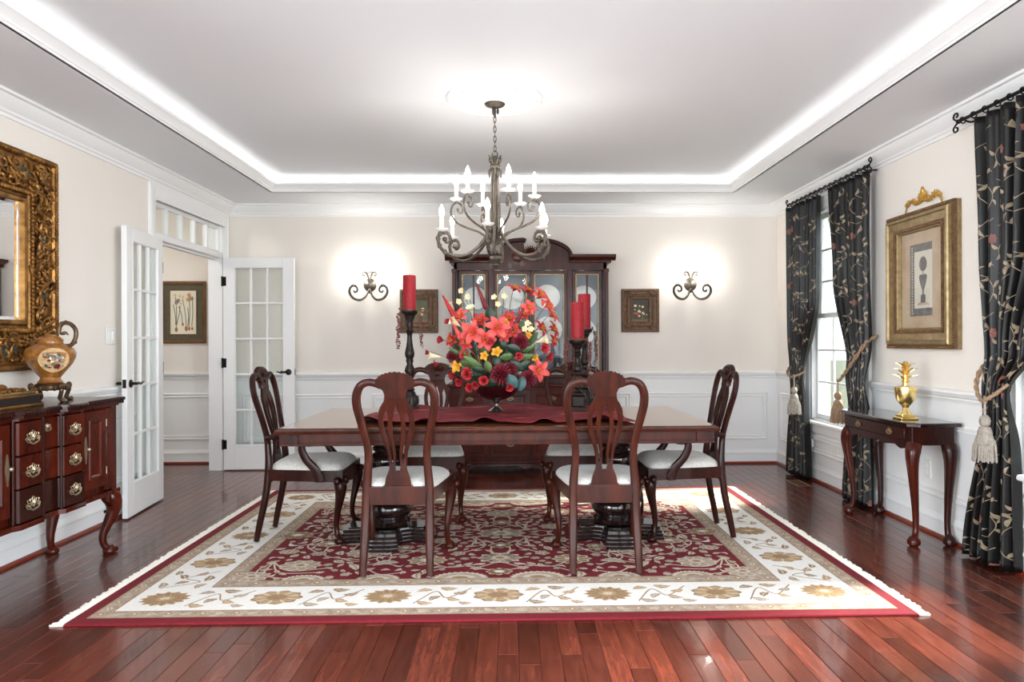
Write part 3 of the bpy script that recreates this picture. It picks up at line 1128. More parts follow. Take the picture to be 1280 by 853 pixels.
# guard bands
for off, w in ((.1035, .05), (.4995, .062)):
    for sx, sy in ((1, 0), (0, 1)):
        half = (HX if sx else HY) - off
        n = int(2 * half / .075)
        for s in (-1, 1):
            for i in range(n + 1):
                t = -half + 2 * half * i / n
                p = (t, s * (HY - off)) if sx else (s * (HX - off), t)
                if not sx and i in (0, n):
                    continue
                if i % 2:
                    B.leaf(p, .055, .026, (0 if sx else pi / 2) + (.5 if i % 4 == 1 else -.5), .3, (0, 1))
                else:
                    B.rosette(p, w * .42, w * .42, 6, 0, (0, 1, 2, 4), .25)
    # thin dark outlines either side
    for d in (off - w * .75, off + w * .75):
        for sx in (-1, 1):
            B.poly([(sx * (HX - d) - .003, -HY + d), (sx * (HX - d) + .003, -HY + d), (sx * (HX - d) + .003, HY - d), (sx * (HX - d) - .003, HY - d)], 1, 1)
            B.poly([(-HX + d, sx * (HY - d) - .003), (HX - d, sx * (HY - d) - .003), (HX - d, sx * (HY - d) + .003), (-HX + d, sx * (HY - d) + .003)], 1, 1)
B.mb.build('border_flowers', RC, rug, smooth=False, fix=False)['kind'] = 'stuff'
for s in (-1, 1):
    f = MB()
    n = 230
    for i in range(n):
        y = -HY + 2 * HY * (i + .5) / n
        l = .05 + rr.uniform(-.008, .01)
        dy = rr.uniform(-.006, .006)
        f.tube([(s * (HX - .006), y, .007), (s * (HX + l * .5), y + dy * .5, .005), (s * (HX + l), y + dy, .003)], [.0062, .0066, .005], 5)
    f.build('fringe', FRINGE, rug)['kind'] = 'stuff'

# ================================================================ CHAIRS
def by(h):
    """how far the back leans away at height h"""
    pts = [(0, -.285), (.12, -.262), (.25, -.232), (.45, -.212), (.6, -.22), (.75, -.25), (.9, -.287), (1.06, -.318)]
    for (a, p), (b, q) in zip(pts, pts[1:]):
        if h <= b:
            t = (h - a) / (b - a)
            return p + (q - p) * t
    return pts[-1][1]

def cabriole(mb, x, y, dx, dy, top=.40, k=1.0):
    """cabriole leg at (x, y), knee swelling towards (dx, dy)"""
    prof = [(top, .0, .030), (top - .03, .012, .036), (top - .06, .022, .037), (top - .11, .018, .030), (top - .17, .004, .023),
            (top - .24, -.012, .018), (.10, -.016, .0150), (.055, -.008, .0155), (.032, .006, .020)]
    path = [(x + dx * o * k, y + dy * o * k, z) for z, o, r in prof]
    n = 4
    P = spline(path, n)
    mb.tube(P, [r * 1.0 for r in lerp_list([p[2] for p in prof], len(P))], 10, True)
    mb.lathe([(.014, .045), (.024, .034), (.033, .022), (.034, .0146), (.028, .004), (.024, 0)], 14, (x + dx * .012 * k, y + dy * .012 * k, 0))
    for s in (-1, 1):       # carved knee scrolls
        mb.ell((x + dx * .03 - dy * s * .035, y + dy * .03 + dx * s * .035, top - .02), (.02, .02, .026), 8, 5)
    for j in range(3):
        mb.ell((x + dx * (.05 - j * .006) * k, y + dy * (.05 - j * .006) * k, top - .035 - j * .032), (.012, .012, .020), 7, 4)

def seat_outline(s=1.0, dy=0.0):
    return [(-.255 * s, .235 * s + dy), (-.25 * s, .255 * s + dy), (.25 * s, .255 * s + dy), (.255 * s, .235 * s + dy), (.185 * s, -.215 * s + dy), (-.185 * s, -.215 * s + dy)]

def make_chair(name, label, arm, group, wood):
    root = thing(name, label, 'chair', group=group)
    # rails
    b = MB()
    b.prism(seat_outline(), .372, .440, lambda a, c, d: (a, c, d))
    b.prism([(-.20, .335), (-.15, .36), (-.07, .352), (0, .338), (.07, .352), (.15, .36), (.20, .335), (.21, .375), (-.21, .375)], .236, .254, lambda a, c, d: (a, d, c))
    b.prism([(-.17, .36), (.17, .36), (.17, .452), (-.17, .452)], -.23, -.195, lambda a, c, d: (a, d, c))
    b.build('seat_rail', wood, root)
    # cushion
    def cush(u, v):
        th = 2 * pi * u
        ph = pi / 2 * v
        cx, cy = cos(th), sin(th)
        e = .32
        X = math.copysign(abs(cx) ** e, cx)
        Y = math.copysign(abs(cy) ** e, cy)
        rad = max(0.0, cos(ph)) ** .42
        X, Y = X * rad, Y * rad
        yy = .022 + Y * .228
        hw = .187 + (.25 - .187) * (yy + .21) / .46
        return (X * hw, yy, .436 + .062 * sin(ph) ** .9)
    MB().grid(cush, 44, 10).build('seat_cushion', SEAT, root, ang=60)
    # stiles (rear leg running into the looped back)
    half = [(.172, .0055), (.170, .12), (.166, .28), (.163, .45), (.155, .55), (.152, .63), (.162, .71), (.183, .80), (.199, .88), (.197, .94), (.176, .985),
            (.14, 1.003), (.105, 1.0), (.07, .985)]
    for s in (-1, 1):
        P = spline([(s * x, by(h), h) for x, h in half], 5)
        n = len(P)
        R = [(q, r) for r, q in zip(lerp_list([.018, .020, .022, .022, .020, .019, .019, .020, .021, .021, .020, .019, .019, .018], n),
                                    lerp_list([.015, .017, .019, .020, .017, .0155, .015, .015, .015, .015, .015, .014, .014, .013], n))]
        MB().tube(P, R, prof=ROUND4, up=(0, 1, 0)).build('back_stile', wood, root, ang=50)
        L = MB()
        cabriole(L, s * .225, .222, s * .55, .83)
        L.build('front_leg', wood, root)
    # crest rail with carved shell
    top = []
    for i in range(23):
        t = i / 22
        a = radians(165 - 150 * t)
        sc = .0025 * (1 if i % 2 else -1)
        top.append(((.100 + sc) * cos(a), 1.0 + (.056 + sc) * sin(a)))
    outline = [(-.056, .922), (-.054, .94), (-.062, .962), (-.085, .978), (-.102, .992)] + top + [(.102, .992), (.085, .978), (.062, .962), (.054, .94), (.056, .922)]
    c = MB()
    c.prism(outline, -.016, .012, lambda a, h, d: (a, by(h) + d, h), .004)
    cr = c.build('crest', wood, root, ang=35)
    sh = MB()
    for i in range(9):
        a = radians(20 + 140 * i / 8)
        M = Matrix.Translation((0, by(1.0) + .012, .972)) @ Matrix.Rotation(-(a - pi / 2) * 1.0, 4, 'Y')
        sh.M = M
        sh.ell((0, -.004, .040), (.0075, .008, .034), 8, 5)
    sh.M = Matrix.Translation((0, by(.97) + .010, .965))
    sh.ell((0, 0, 0), (.022, .009, .014), 10, 5)
    sh.build('carved_shell', wood, cr)
    # pierced splat
    sp = MB()
    fn = lambda a, h, d: (a, by(h) + d, h)
    sp.prism([(-.054, .93), (-.060, .905), (-.074, .885), (-.088, .855), (-.09, .83), (-.064, .83), (-.052, .862), (-.04, .83), (-.018, .83), (0, .885), (.018, .83), (.04, .83), (.052, .862), (.064, .83), (.09, .83), (.088, .855), (.074, .885), (.060, .905), (.054, .93)], -.008, .008, fn)
    sp.prism([(-.072, .446), (-.062, .50), (-.046, .54), (-.04, .575), (-.024, .575), (-.012, .548), (-.012, .535), (.012, .535), (.012, .548), (.024, .575),
              (.04, .575), (.046, .54), (.062, .50), (.072, .446)], -.009, .009, fn)
    for s in (-1, 1):
        for pts, w in (([(.076, .84), (.080, .80), (.075, .755), (.062, .70), (.046, .645), (.040, .60), (.037, .56)], .013),
                       ([(.028, .84), (.033, .80), (.035, .755), (.029, .70), (.019, .64), (.017, .60), (.020, .56)], .0115)):
            P = spline([(s * x, by(h), h) for x, h in pts], 5)
            sp.tube(P, [(q, .0085) for q in lerp_list([w, w, w * 1.05, w, w * .75, w * .65, w * .75], len(P))], prof=ROUND4, up=(1, 0, 0))
    sp.prism([(-.085, .44), (.085, .44), (.075, .458), (-.075, .458)], -.022, .016, fn)
    sp.build('splat', wood, root, ang=40)
    if arm:
        for s in (-1, 1):
            A = MB()
            P = spline([(s * .160, by(.635), .628), (s * .205, -.17, .640), (s * .255, -.09, .640), (s * .282, 0, .622), (s * .278, .06, .610), (s * .262, .085, .604)], 5)
            n = len(P)
            A.tube(P, [(a, b2) for a, b2 in zip(lerp_list([.015, .016, .017, .018, .018, .012], n), lerp_list([.017, .018, .022, .026, .026, .016], n))], prof=ROUND4, up=(0, 0, 1))
            arm_o = A.build('arm', wood, root, ang=50)
            S = MB()
            P = spline([(s * .272, .025, .618), (s * .272, .02, .57), (s * .266, .045, .51), (s * .258, .095, .45), (s * .250, .115, .40), (s * .248, .115, .375)], 5)
            S.tube(P, [(a, .016) for a in lerp_list([.018, .02, .021, .023, .026, .026], len(P))], prof=ROUND4, up=(0, 1, 0))
            S.build('arm_support', wood, arm_o, ang=50)
    return root

G = 'carved mahogany chairs round the dining table'
side = make_chair('dining_chair', 'mahogany side chair seen from behind, pushed in at the table by the single candlestick', False, G, MAHOG)
side.location = (-.592, 3.995, .0146)
for x, y, rz, lab in ((.492, 4.0, -.01, 'mahogany side chair seen from behind, pushed in at the table by the paired candlesticks'),
                      (-.555, 5.08, pi - .02, 'mahogany side chair facing the room, behind the table by the single candlestick'),
                      (.470, 5.08, pi + .02, 'mahogany side chair facing the room, behind the table by the paired candlesticks')):
    c = copy_tree(side)
    c.location = (x, y, .0146)
    c.rotation_euler = (0, 0, rz)
    c['label'] = lab
armc = make_chair('dining_armchair', 'mahogany armchair with pale seat at the table end nearest the open french doors', True, G, MAHOGD)
armc.location = (-1.262, 4.575, .0146)
armc.rotation_euler = (0, 0, -pi / 2)
c = copy_tree(armc)
c.location = (1.075, 4.555, .0146)
c.rotation_euler = (0, 0, pi / 2 + .01)
c['label'] = 'mahogany armchair with pale seat at the table end nearest the curtained windows'

# ================================================================ TABLE
tab = thing('dining_table', 'long mahogany double-pedestal dining table standing on the red rug', 'table', (-.07, 4.445, .0146), radians(.4))
hx, hy, zt = 1.19, .615, .752
t = MB()
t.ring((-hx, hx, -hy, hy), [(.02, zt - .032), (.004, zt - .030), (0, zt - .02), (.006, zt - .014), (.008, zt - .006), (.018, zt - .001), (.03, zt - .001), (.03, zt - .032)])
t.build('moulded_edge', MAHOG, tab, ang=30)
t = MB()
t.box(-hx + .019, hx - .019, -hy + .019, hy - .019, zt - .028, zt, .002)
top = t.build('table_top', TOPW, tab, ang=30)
for s in (-.02,):
    MB().box(s - .0006, s + .0006, -hy + .02, hy - .02, zt - .002, zt + .0002).build('leaf_seam', EBONY, top, smooth=False)
a = MB()
ix, iy = hx - .035, hy - .035
z0, z1 = zt - .092, zt - .03
a.ring((-ix, ix, -iy, iy), [(0, z0), (0, z1), (.03, z1), (.03, z0)])
a.ring((-ix - .008, ix + .008, -iy - .008, iy + .008), [(0, z0 - .004), (-.002, z0), (0, z0 + .006), (.012, z0 + .008), (.03, z0 - .004)])
a.ring((-ix - .003, ix + .003, -iy - .003, iy + .003), [(0, z0 + .014), (-.001, z0 + .017), (0, z0 + .020), (.006, z0 + .017)])
a.build('apron', MAHOG, tab, ang=30)
for sx in (-1, 1):
    for sy in (-1, 1):
        MB().box(sx * (ix - .09), sx * (ix + .010), sy * (iy - .09), sy * (iy + .010), z0 + .004, z1 + .001, .004).build('corner_block', MAHOGD, tab)
for px in (-.688, .717):
    pd = MB(Matrix.Translation((px, 0, 0)))
    pd.lathe([(.10, .09), (.135, .10), (.14, .125), (.12, .14), (.125, .15), (.15, .175), (.155, .21), (.135, .245), (.09, .265), (.075, .28), (.085, .29),
              (.075, .30), (.065, .33), (.07, .38), (.09, .43), (.11, .47), (.112, .50), (.09, .53), (.075, .54), (.09, .55), (.095, .565), (.08, .58), (.075, .60), (.11, .62), (.12, .665)], 32)
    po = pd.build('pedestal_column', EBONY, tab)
    out = []
    for k in range(4):
        d = k * pi / 2 + pi / 2
        u, v = Vector((cos(d), sin(d))), Vector((-sin(d), cos(d)))
        for r, w in ((.16, -.085), (.24, -.098), (.28, -.10), (.292, -.05), (.292, .05), (.28, .10), (.24, .098), (.16, .085)):
            p = u * r + v * w
            out.append((p.x, p.y))
        d2 = d + pi / 4
        out.append((.155 * cos(d2), .155 * sin(d2)))
    bs = MB(Matrix.Translation((px, 0, 0)))
    for s, za, zb in ((1, 0, .016), (.965, .016, .024), (.985, .024, .038), (.94, .038, .045), (.955, .045, .058), (.90, .058, .066), (.91, .066, .08), (.80, .08, .092)):
        bs.prism([(p * s, q * s) for p, q in out], za, zb, lambda a_, b_, d_: (a_, b_, d_))
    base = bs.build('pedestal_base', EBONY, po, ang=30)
    MB(Matrix.Translation((px, 0, 0))).box(-.26, .26, -.36, .36, .645, .664, .006).build('cleat', MAHOGD, po)

# runner
rn = random.Random(3)
def rz_(u, v):
    X = -.80 + u * 1.56 + .02 * sin(9 * v + 2)
    Y = -.47 + v * .98 + (.018 * sin(17 * u + 1) + .010 * sin(41 * u)) * (1 - v) + .012 * sin(11 * u) * v
    edge = max(0, 1 - v * 5)
    h = .003 + .008 * (.5 + .5 * sin(17 * u + 5 * v)) * (.35 + edge) + .026 * edge * max(0, sin(30 * u + .5)) ** 2 + .007 * (.5 + .5 * sin(8 * u + 16 * v)) + .005 * (.5 + .5 * sin(23 * u - 21 * v + 1))
    if v > .85: h += .018 * (v - .85) / .15 * (.5 + .5 * sin(14 * u))
    return (X, Y, h)
run = thing('table_runner', 'rumpled burgundy and rust table runner lying along the dining table', 'table runner', (-.07, 4.445, .7668))
rm = MB().grid(rz_, 110, 34)
ro = rm.build('cloth', RUNNER, run, ang=80)
so = ro.modifiers.new('thickness', 'SOLIDIFY')
so.thickness = .002
so.offset = 1

# ================================================================ CANDLESTICKS, CANDLES, BERRIES
def candlestick(loc, h, label, square):
    t = thing('candlestick', label, 'candlestick', loc, group='dark turned candlesticks on the dining table')
    b = MB()
    if square:
        b.box(-.05, .05, -.05, .05, 0, .03, .004)
        b.box(-.042, .042, -.042, .042, .03, .10, .008)
        b.lathe([(.04, .10), (.05, .108), (.04, .118)], 20)
        z = .118
    else:
        b.lathe([(.062, 0), (.064, .008), (.056, .016), (.05, .03), (.052, .055), (.046, .09), (.034, .118)], 24)
        for k in range(8):
            a = 2 * pi * k / 8
            b.ell((.05 * cos(a), .05 * sin(a), .06), (.012, .012, .035), 6, 4)
        z = .118
    b.build('base', CANDLEW, t)
    L = h - z - .03
    f = [(.026, 0), (.034, .03), (.022, .06), (.018, .08), (.028, .11), (.024, .15), (.017, .19), (.026, .23), (.035, .27), (.030, .31), (.019, .36), (.025, .40), (.022, .43),
         (.030, .46), (.033, .50), (.029, .54), (.022, .60), (.017, .68), (.016, .74), (.022, .77), (.026, .80), (.018, .83), (.024, .86), (.02, .90), (.028, .94), (.038, 1.0)]
    MB().lathe([(r, z + L * q) for r, q in f], 20).build('stem', CANDLEW, t)
    MB().lathe([(.036, h - .03), (.052, h - .018), (.056, h - .006), (.056, h), (.046, h)], 24).build('drip_cup', CANDLEW, t)
    return t

def candle(loc, h, label):
    t = thing('pillar_candle', label, 'candle', loc, group='thick red candles on tall candlesticks')
    MB().lathe([(.0425, 0), (.043, .004), (.043, h - .004), (.040, h), (.032, h - .003), (.01, h - .006)], 28).build('wax', REDWAX, t)
    MB().tube([(0, 0, h - .006), (.001, 0, h + .004), (.003, .001, h + .012)], .0012, 5).build('wick', WICK, t)

def garland(loc, r, length, n, label):
    t = thing('berry_garland', label, 'garland', loc, group='red berry rings under the candles')
    w = MB()
    bb = MB()
    w.tube([(r * cos(2 * pi * i / 20), r * sin(2 * pi * i / 20), .004) for i in range(21)], .002, 5)
    for i in range(26):
        a = rn.random() * 2 * pi
        bb.ell((r * cos(a) * rn.uniform(.9, 1.25), r * sin(a) * rn.uniform(.9, 1.25), rn.uniform(.0, .014)), .0055, 6, 4)
    for k in range(n):
        a = (0 if k % 2 else pi) + rn.uniform(-.6, .6)
        L = length * rn.uniform(.55, 1)
        pts = [(r * cos(a), r * sin(a), .004)]
        for q in range(1, 7):
            d = r + .012 + rn.uniform(0, .0146)
            pts.append((d * cos(a + rn.uniform(-.12, .12)), d * sin(a), .004 - L * q / 6))
        P = spline(pts, 3)
        w.tube(P, .001, 4)
        for p in P[2:]:
            if rn.random() < .9:
                bb.ell((p.x + rn.uniform(-.008, .008), p.y + rn.uniform(-.008, .008), p.z), rn.choice((.004, .0055, .0065)), 6, 4)
    w.build('wire', STEMG, t)
    bb.build('berries', BERRY, t)['kind'] = 'stuff'

TZ = .7765
candlestick((-.672, 4.80, TZ), .655, 'tall dark candlestick standing alone at the table side towards the french doors', False)
candle((-.672, 4.80, TZ + .655), .235, 'red pillar candle on the lone candlestick towards the french doors')
garland((-.672, 4.80, TZ + .655), .060, .30, 7, 'red berry garland hanging from the lone tall candlestick')
candlestick((.427, 4.60, TZ), .455, 'shorter square-footed candlestick of the pair beside the flowers', True)
candle((.427, 4.60, TZ + .455), .242, 'red pillar candle on the shorter candlestick of the pair')
garland((.427, 4.60, TZ + .455), .060, .22, 8, 'red berry garland on the shorter candlestick of the pair')
candlestick((.505, 4.93, TZ), .53, 'taller candlestick standing just behind its pair beside the flowers', False)
candle((.505, 4.93, TZ + .53), .242, 'red pillar candle on the taller candlestick of the pair')
garland((.505, 4.93, TZ + .53), .060, .28, 8, 'red berry garland on the taller candlestick of the pair')

# ================================================================ FLOWER ARRANGEMENT
_R = cam.matrix_world.to_3x3()
def fp(u, v, Y):
    """point seen at photo pixel (u, v), standing at depth Y"""
    d = _R @ Vector(((u - 658.92) / FPX, -(v - 427.92) / FPX, -1))
    return Vector((0, 0, 1.22)) + d * (Y / d.y)

AR = Vector((-.093, 4.60, .7775))
arr = thing('flower_arrangement', 'big arrangement of coral lilies and burgundy blooms in a dark glass footed bowl', 'flower arrangement', AR)
fr = random.Random(5)
MB().lathe([(.052, 0), (.054, .006), (.044, .012), (.022, .026), (.015, .045), (.016, .06), (.028, .075)], 24).build('bowl_foot', PEWTER, arr)
MB().lathe([(.02, .07), (.06, .08), (.105, .10), (.132, .13), (.140, .155), (.142, .165), (.136, .165), (.12, .13), (.06, .10)], 60, flute=.025, nfl=20).build('bowl', BOWLG, arr)

def axis_m(p, d):
    q = Vector((0, 0, 1)).rotation_difference(Vector(d).normalized())
    return Matrix.Translation(p) @ q.to_matrix().to_4x4()

def petal_mesh(name, L, W, curl, cup, m):
    def fn(u, v):
        x = L * u
        w = W * sin(pi * min(.98, (u * .86 + .06))) ** .8
        y = (v - .5) * w
        z = L * (cup * sin(u * pi * .6) - curl * u ** 2.2) + .25 * abs(v - .5) ** 2 * w * 2
        return (x, y, z)
    mb = MB().grid(fn, 7, 4)
    o = mb.build(name, m, None, ang=80, fix=False)
    return o.data, o

PET = {}
def petals(key, *a):
    if key not in PET:
        d, o = petal_mesh('petal', *a)
        bpy.data.objects.remove(o)
        PET[key] = d
    return PET[key]

BC = Vector((0, 0, .13))
def stem_to(mb, p, d, r=.0022):
    mid = (BC + p) / 2 + Vector((0, 0, .03))
    mb.tube(spline([BC + Vector((p.x * .25, p.y * .25, 0)), mid, p - Vector(d).normalized() * .03, p], 4), r, 5)

def flower(name, p, d, n, key, args, size=1.0, stamen=None, m_st=STEMG):
    p = Vector(p)
    mb = MB()
    stem_to(mb, p, d)
    c = mb.build(name, m_st, arr)
    if stamen:
        s = MB(axis_m(p, d))
        for k in range(6):
            a = 2 * pi * k / 6 + .3
            s.tube([(0, 0, 0), (.006 * cos(a), .006 * sin(a), .02 * size), (.014 * cos(a), .014 * sin(a), .042 * size)], .0012, 4)
            s.ell((.014 * cos(a), .014 * sin(a), .043 * size), (.0035, .0035, .004), 5, 4)
        s.build('stamens', stamen, c)
    me = petals(key, *args)
    for k in range(n):
        o = bpy.data.objects.new('petal', me)
        COL.objects.link(o)
        o.parent = c
        o.matrix_basis = axis_m(p, d) @ Matrix.Rotation(2 * pi * k / n + fr.uniform(-.1, .1), 4, 'Z') @ Matrix.Rotation(-fr.uniform(.15, .5), 4, 'Y') @ Matrix.Scale(size * fr.uniform(.9, 1.1), 4)
    return c

def loc(u, v, Y):
    return fp(u, v, Y) - AR

LILY = ('lily', (.080, .042, .40, .36, CORAL))
LILR = ('lilyred', (.075, .042, .36, .38, REDP))
POP = ('poppy', (.045, .052, .10, .75, REDP))
YEL = ('yellow', (.038, .026, .15, .5, YELL))
def outward(p, fwd=.8):
    d = Vector((p.x, -.10 * fwd - .05, max(.02, p.z - .25) * .5))
    return d
for u, v, Y, kind, s, dirv in [
        (672, 373, 4.62, LILY, 1.15, None), (642, 364, 4.66, LILR, .9, None), (687, 396, 4.60, LILY, .9, None), (689, 413, 4.56, LILR, .85, None), (674, 412, 4.54, LILR, .8, None),
        (622, 410, 4.45, LILY, 1.1, (0.02, -1, .25)), (592, 416, 4.46, LILY, 1.15, (-.25, -1, .05)), (606, 424, 4.44, LILY, .95, (.1, -1, -.1)), (672, 463, 4.46, LILY, .95, (.35, -1, .0)),
        (577, 398, 4.55, LILY, .85, (-.5, -.6, .5)), (658, 366, 4.66, LILR, .85, None), (636, 399, 4.5, LILR, .8, (.1, -1, .4)),
        (586, 468, 4.42, POP, 1.15, (-.3, -1, .1)), (605, 476, 4.40, POP, 1.05, (0, -1, 0)), (578, 478, 4.46, POP, .9, (-.6, -.8, -.1)), (677, 437, 4.5, POP, .95, (.5, -.8, .1)),
        (683, 447, 4.52, POP, .85, (.7, -.6, 0)), (537, 441, 4.55, POP, .55, (-1, -.3, .1)), (554, 426, 4.54, POP, .75, (-.7, -.6, .2)), (548, 455, 4.54, POP, .6, (-1, -.3, -.1)),
        (562, 404, 4.58, POP, .6, (-.6, -.5, .4)), (595, 480, 4.42, POP, .8, (-.1, -1, -.2)), (583, 444, 4.48, POP, .9, (-.3, -1, .2)),
        (621, 441, 4.40, YEL, 1.1, (0, -1, .3)), (606, 445, 4.40, YEL, .9, (-.1, -1, .2)), (573, 459, 4.44, YEL, 1.2, (-.5, -1, .1)), (660, 420, 4.5, YEL, .7, (.2, -1, .4)), (632, 404, 4.47, YEL, .8, (0, -1, .3)), (668, 448, 4.47, YEL, .8, (.3, -1, 0)),
        (600, 402, 4.52, LILR, .8, (-.1, -1, .4)), (641, 414, 4.46, LILR, .7, (.1, -1, .2)), (655, 394, 4.56, LILR, .7, (.2, -.8, .5)), (584, 428, 4.46, LILR, .75, (-.4, -1, .1)), (566, 426, 4.54, LILR, .7, (-.7, -.8, .2)),
        (613, 429, 4.43, POP, .8, (0, -1, .2)), (648, 446, 4.42, POP, .8, (.2, -1, 0)), (690, 426, 4.55, LILR, .6, (.8, -.6, .1)), (683, 384, 4.62, LILY, .7, (.6, -.6, .4)), (630, 420, 4.43, LILR, .65, (.1, -1, .1)),
        (661, 386, 4.6, LILY, .75, (.3, -.9, .4)), (569, 470, 4.5, POP, .8, (-.7, -.8, 0)), (637, 484, 4.38, POP, .7, (.1, -1, -.2)), (588, 484, 4.42, POP, .75, (-.3, -1, -.2))]:
    p = loc(u, v, Y)
    nm = {'lily': 'lily', 'lilyred': 'lily', 'poppy': 'poppy', 'yellow': 'yellow_flower'}[kind[0]]
    flower(nm, p, dirv or outward(p), 6 if kind[0].startswith('lily') else 5, kind[0], kind[1], s, (YELL if kind[0].startswith('lily') else BURG) if kind[0] != 'yellow' else None)
# burgundy chrysanthemums
for u, v, Y, r in ((650, 428, 4.46, .062), (626, 468, 4.40, .075), (660, 474, 4.42, .062), (612, 458, 4.44, .045), (638, 462, 4.42, .05), (566, 446, 4.56, .045)):
    p = loc(u, v, Y)
    b = MB()
    stem_to(b, p, (0, -1, 0))
    for k in range(90):
        z = 1 - 2 * (k + .5) / 90
        a = k * 2.39996
        q = sqrt(1 - z * z)
        d = Vector((q * cos(a), q * sin(a), z))
        b.M = axis_m(p + d * r * .62, d)
        b.ell((0, 0, 0), (r * .12, r * .07, r * .38 * fr.uniform(.8, 1.15)), 5, 4)
        b.M = None
    b.build('chrysanthemum', BURG, arr)
# flower spikes
for (u0, v0), (u1, v1), Y, r, m in (((596, 356), (607, 384), 4.60, .020, BURG), ((654, 388), (638, 416), 4.48, .024, BURG), ((554, 371), (569, 397), 4.56, .022, REDP), ((563, 398), (576, 424), 4.50, .018, CORAL)):
    p1, p0 = loc(u0, v0, Y), loc(u1, v1, Y - .02)
    b = MB()
    stem_to(b, p0, p1 - p0)
    d = (p1 - p0)
    n = 46
    for k in range(n):
        t = k / n
        a = k * 2.4
        M = axis_m(p0 + d * t, d)
        b.M = M
        rr_ = r * (1 - t * .75)
        b.ell((rr_ * .55 * cos(a), rr_ * .55 * sin(a), 0), (rr_ * .5, rr_ * .5, r * .9), 6, 4)
    b.M = None
    b.build('flower_spike', m, arr)
# callas and orchids
for (u, v, Y, d) in ((572, 406, 4.5, (-.7, -.4, .5)), (674, 427, 4.5, (1, -.5, .3)), (566, 388, 4.6, (-.5, -.3, .8)), (590, 392, 4.6, (-.2, -.5, .8)), (546, 446, 4.54, (-1, -.3, .1))):
    p = loc(u, v, Y)
    b = MB()
    stem_to(b, p, d)
    b.M = axis_m(p, d)
    b.lathe([(.004, -.02), (.010, 0), (.016, .025), (.024, .045), (.03, .05)], 12, caps=False)
    b.M = None
    b.build('calla', CALLA, arr)
for u, v, Y in ((577, 364, 4.64), (573, 378, 4.62), (622, 381, 4.62), (618, 372, 4.64), (660, 405, 4.52), (664, 412, 4.52), (630, 371, 4.64), (585, 372, 4.64), (656, 412, 4.5)):
    flower('orchid', loc(u, v, Y), (fr.uniform(-.3, .3), -1, .2), 5, 'orchid', (.024, .020, .1, .3, ORCH), 1.0)
# leaves
def leaf(u, v, Y, L, W, ang, m, tilt=.35):
    p = loc(u, v, Y)
    b = MB(Matrix.Translation(p) @ Matrix.Rotation(ang, 4, 'Y') @ Matrix.Rotation(tilt, 4, 'X'))
    def fn(s, t):
        w = W * sin(pi * min(1, s * .94 + .03)) ** .75
        return (L * (s - .5), -.12 * L * sin(s * pi) + abs(t - .5) * w * .35, (t - .5) * w)
    b.grid(fn, 8, 4)
    b.M = None
    b.tube(spline([BC * 1.0 + Vector((p.x * .3, p.y * .3, 0)), (p + BC) / 2, p], 4), .002, 5)
    b.build('leaf', m, arr, ang=80, fix=False)

for a in [(613, 394, 4.56, .10, .075, 1.4, LEAFD), (611, 408, 4.5, .09, .05, 1.7, LEAFD), (642, 436, 4.42, .09, .06, .3, LEAFD), (633, 446, 4.40, .08, .045, -.2, LEAFG), (640, 477, 4.36, .095, .075, 1.0, LEAFB),
          (652, 480, 4.38, .09, .06, 1.9, LEAFB), (591, 452, 4.42, .13, .045, .5, LEAFG), (610, 458, 4.38, .07, .05, 1.2, LEAFG), (582, 440, 4.46, .13, .035, .9, LEAFG), (655, 446, 4.42, .13, .04, -.1, LEAFG),
          (646, 458, 4.42, .10, .06, .6, LEAFD), (598, 462, 4.44, .10, .05, .2, LEAFD), (620, 452, 4.42, .09, .055, 2.0, LEAFD), (660, 436, 4.46, .1, .03, -.4, LEAFG), (570, 440, 4.52, .1, .03, .5, LEAFG), (627, 430, 4.46, .09, .06, 1.1, LEAFD),
          (604, 436, 4.46, .1, .04, .9, LEAFG), (668, 460, 4.46, .09, .05, .3, LEAFD), (640, 424, 4.5, .09, .06, 1.4, LEAFD), (590, 430, 4.5, .1, .05, 1.2, LEAFD), (615, 478, 4.40, .08, .05, .2, LEAFD), (578, 464, 4.46, .08, .045, -.4, LEAFD),
          (655, 458, 4.44, .1, .06, -.6, LEAFD), (600, 446, 4.58, .13, .07, .4, LEAFD), (625, 440, 4.6, .14, .08, 1.2, LEAFD), (650, 440, 4.6, .13, .07, -.5, LEAFD), (610, 425, 4.6, .13, .07, 1.5, LEAFD), (640, 420, 4.62, .12, .06, 1.9, LEAFG),
          (585, 455, 4.58, .12, .05, .2, LEAFG), (665, 425, 4.6, .12, .05, 2.2, LEAFG), (575, 430, 4.58, .11, .04, 1.0, LEAFG), (632, 468, 4.5, .12, .07, .3, LEAFD), (600, 470, 4.52, .12, .06, -.3, LEAFD), (662, 466, 4.52, .12, .06, .4, LEAFD), (618, 405, 4.6, .11, .05, 1.3, LEAFG), (602, 414, 4.54, .1, .05, 1.3, LEAFD), (650, 408, 4.56, .1, .045, 1.2, LEAFG)]:
    leaf(*a)
# loose thin stems and twigs
tw = MB()
for k in range(46):
    u, v = fr.uniform(572, 672), fr.uniform(390, 450)
    p = loc(u, v, fr.uniform(4.45, 4.7))
    tw.tube(spline([BC, (BC + p) / 2 + Vector((fr.uniform(-.02, .02), 0, .02)), p], 4), .0016, 4)
tw.build('twigs', STEMG, arr)['kind'] = 'stuff'

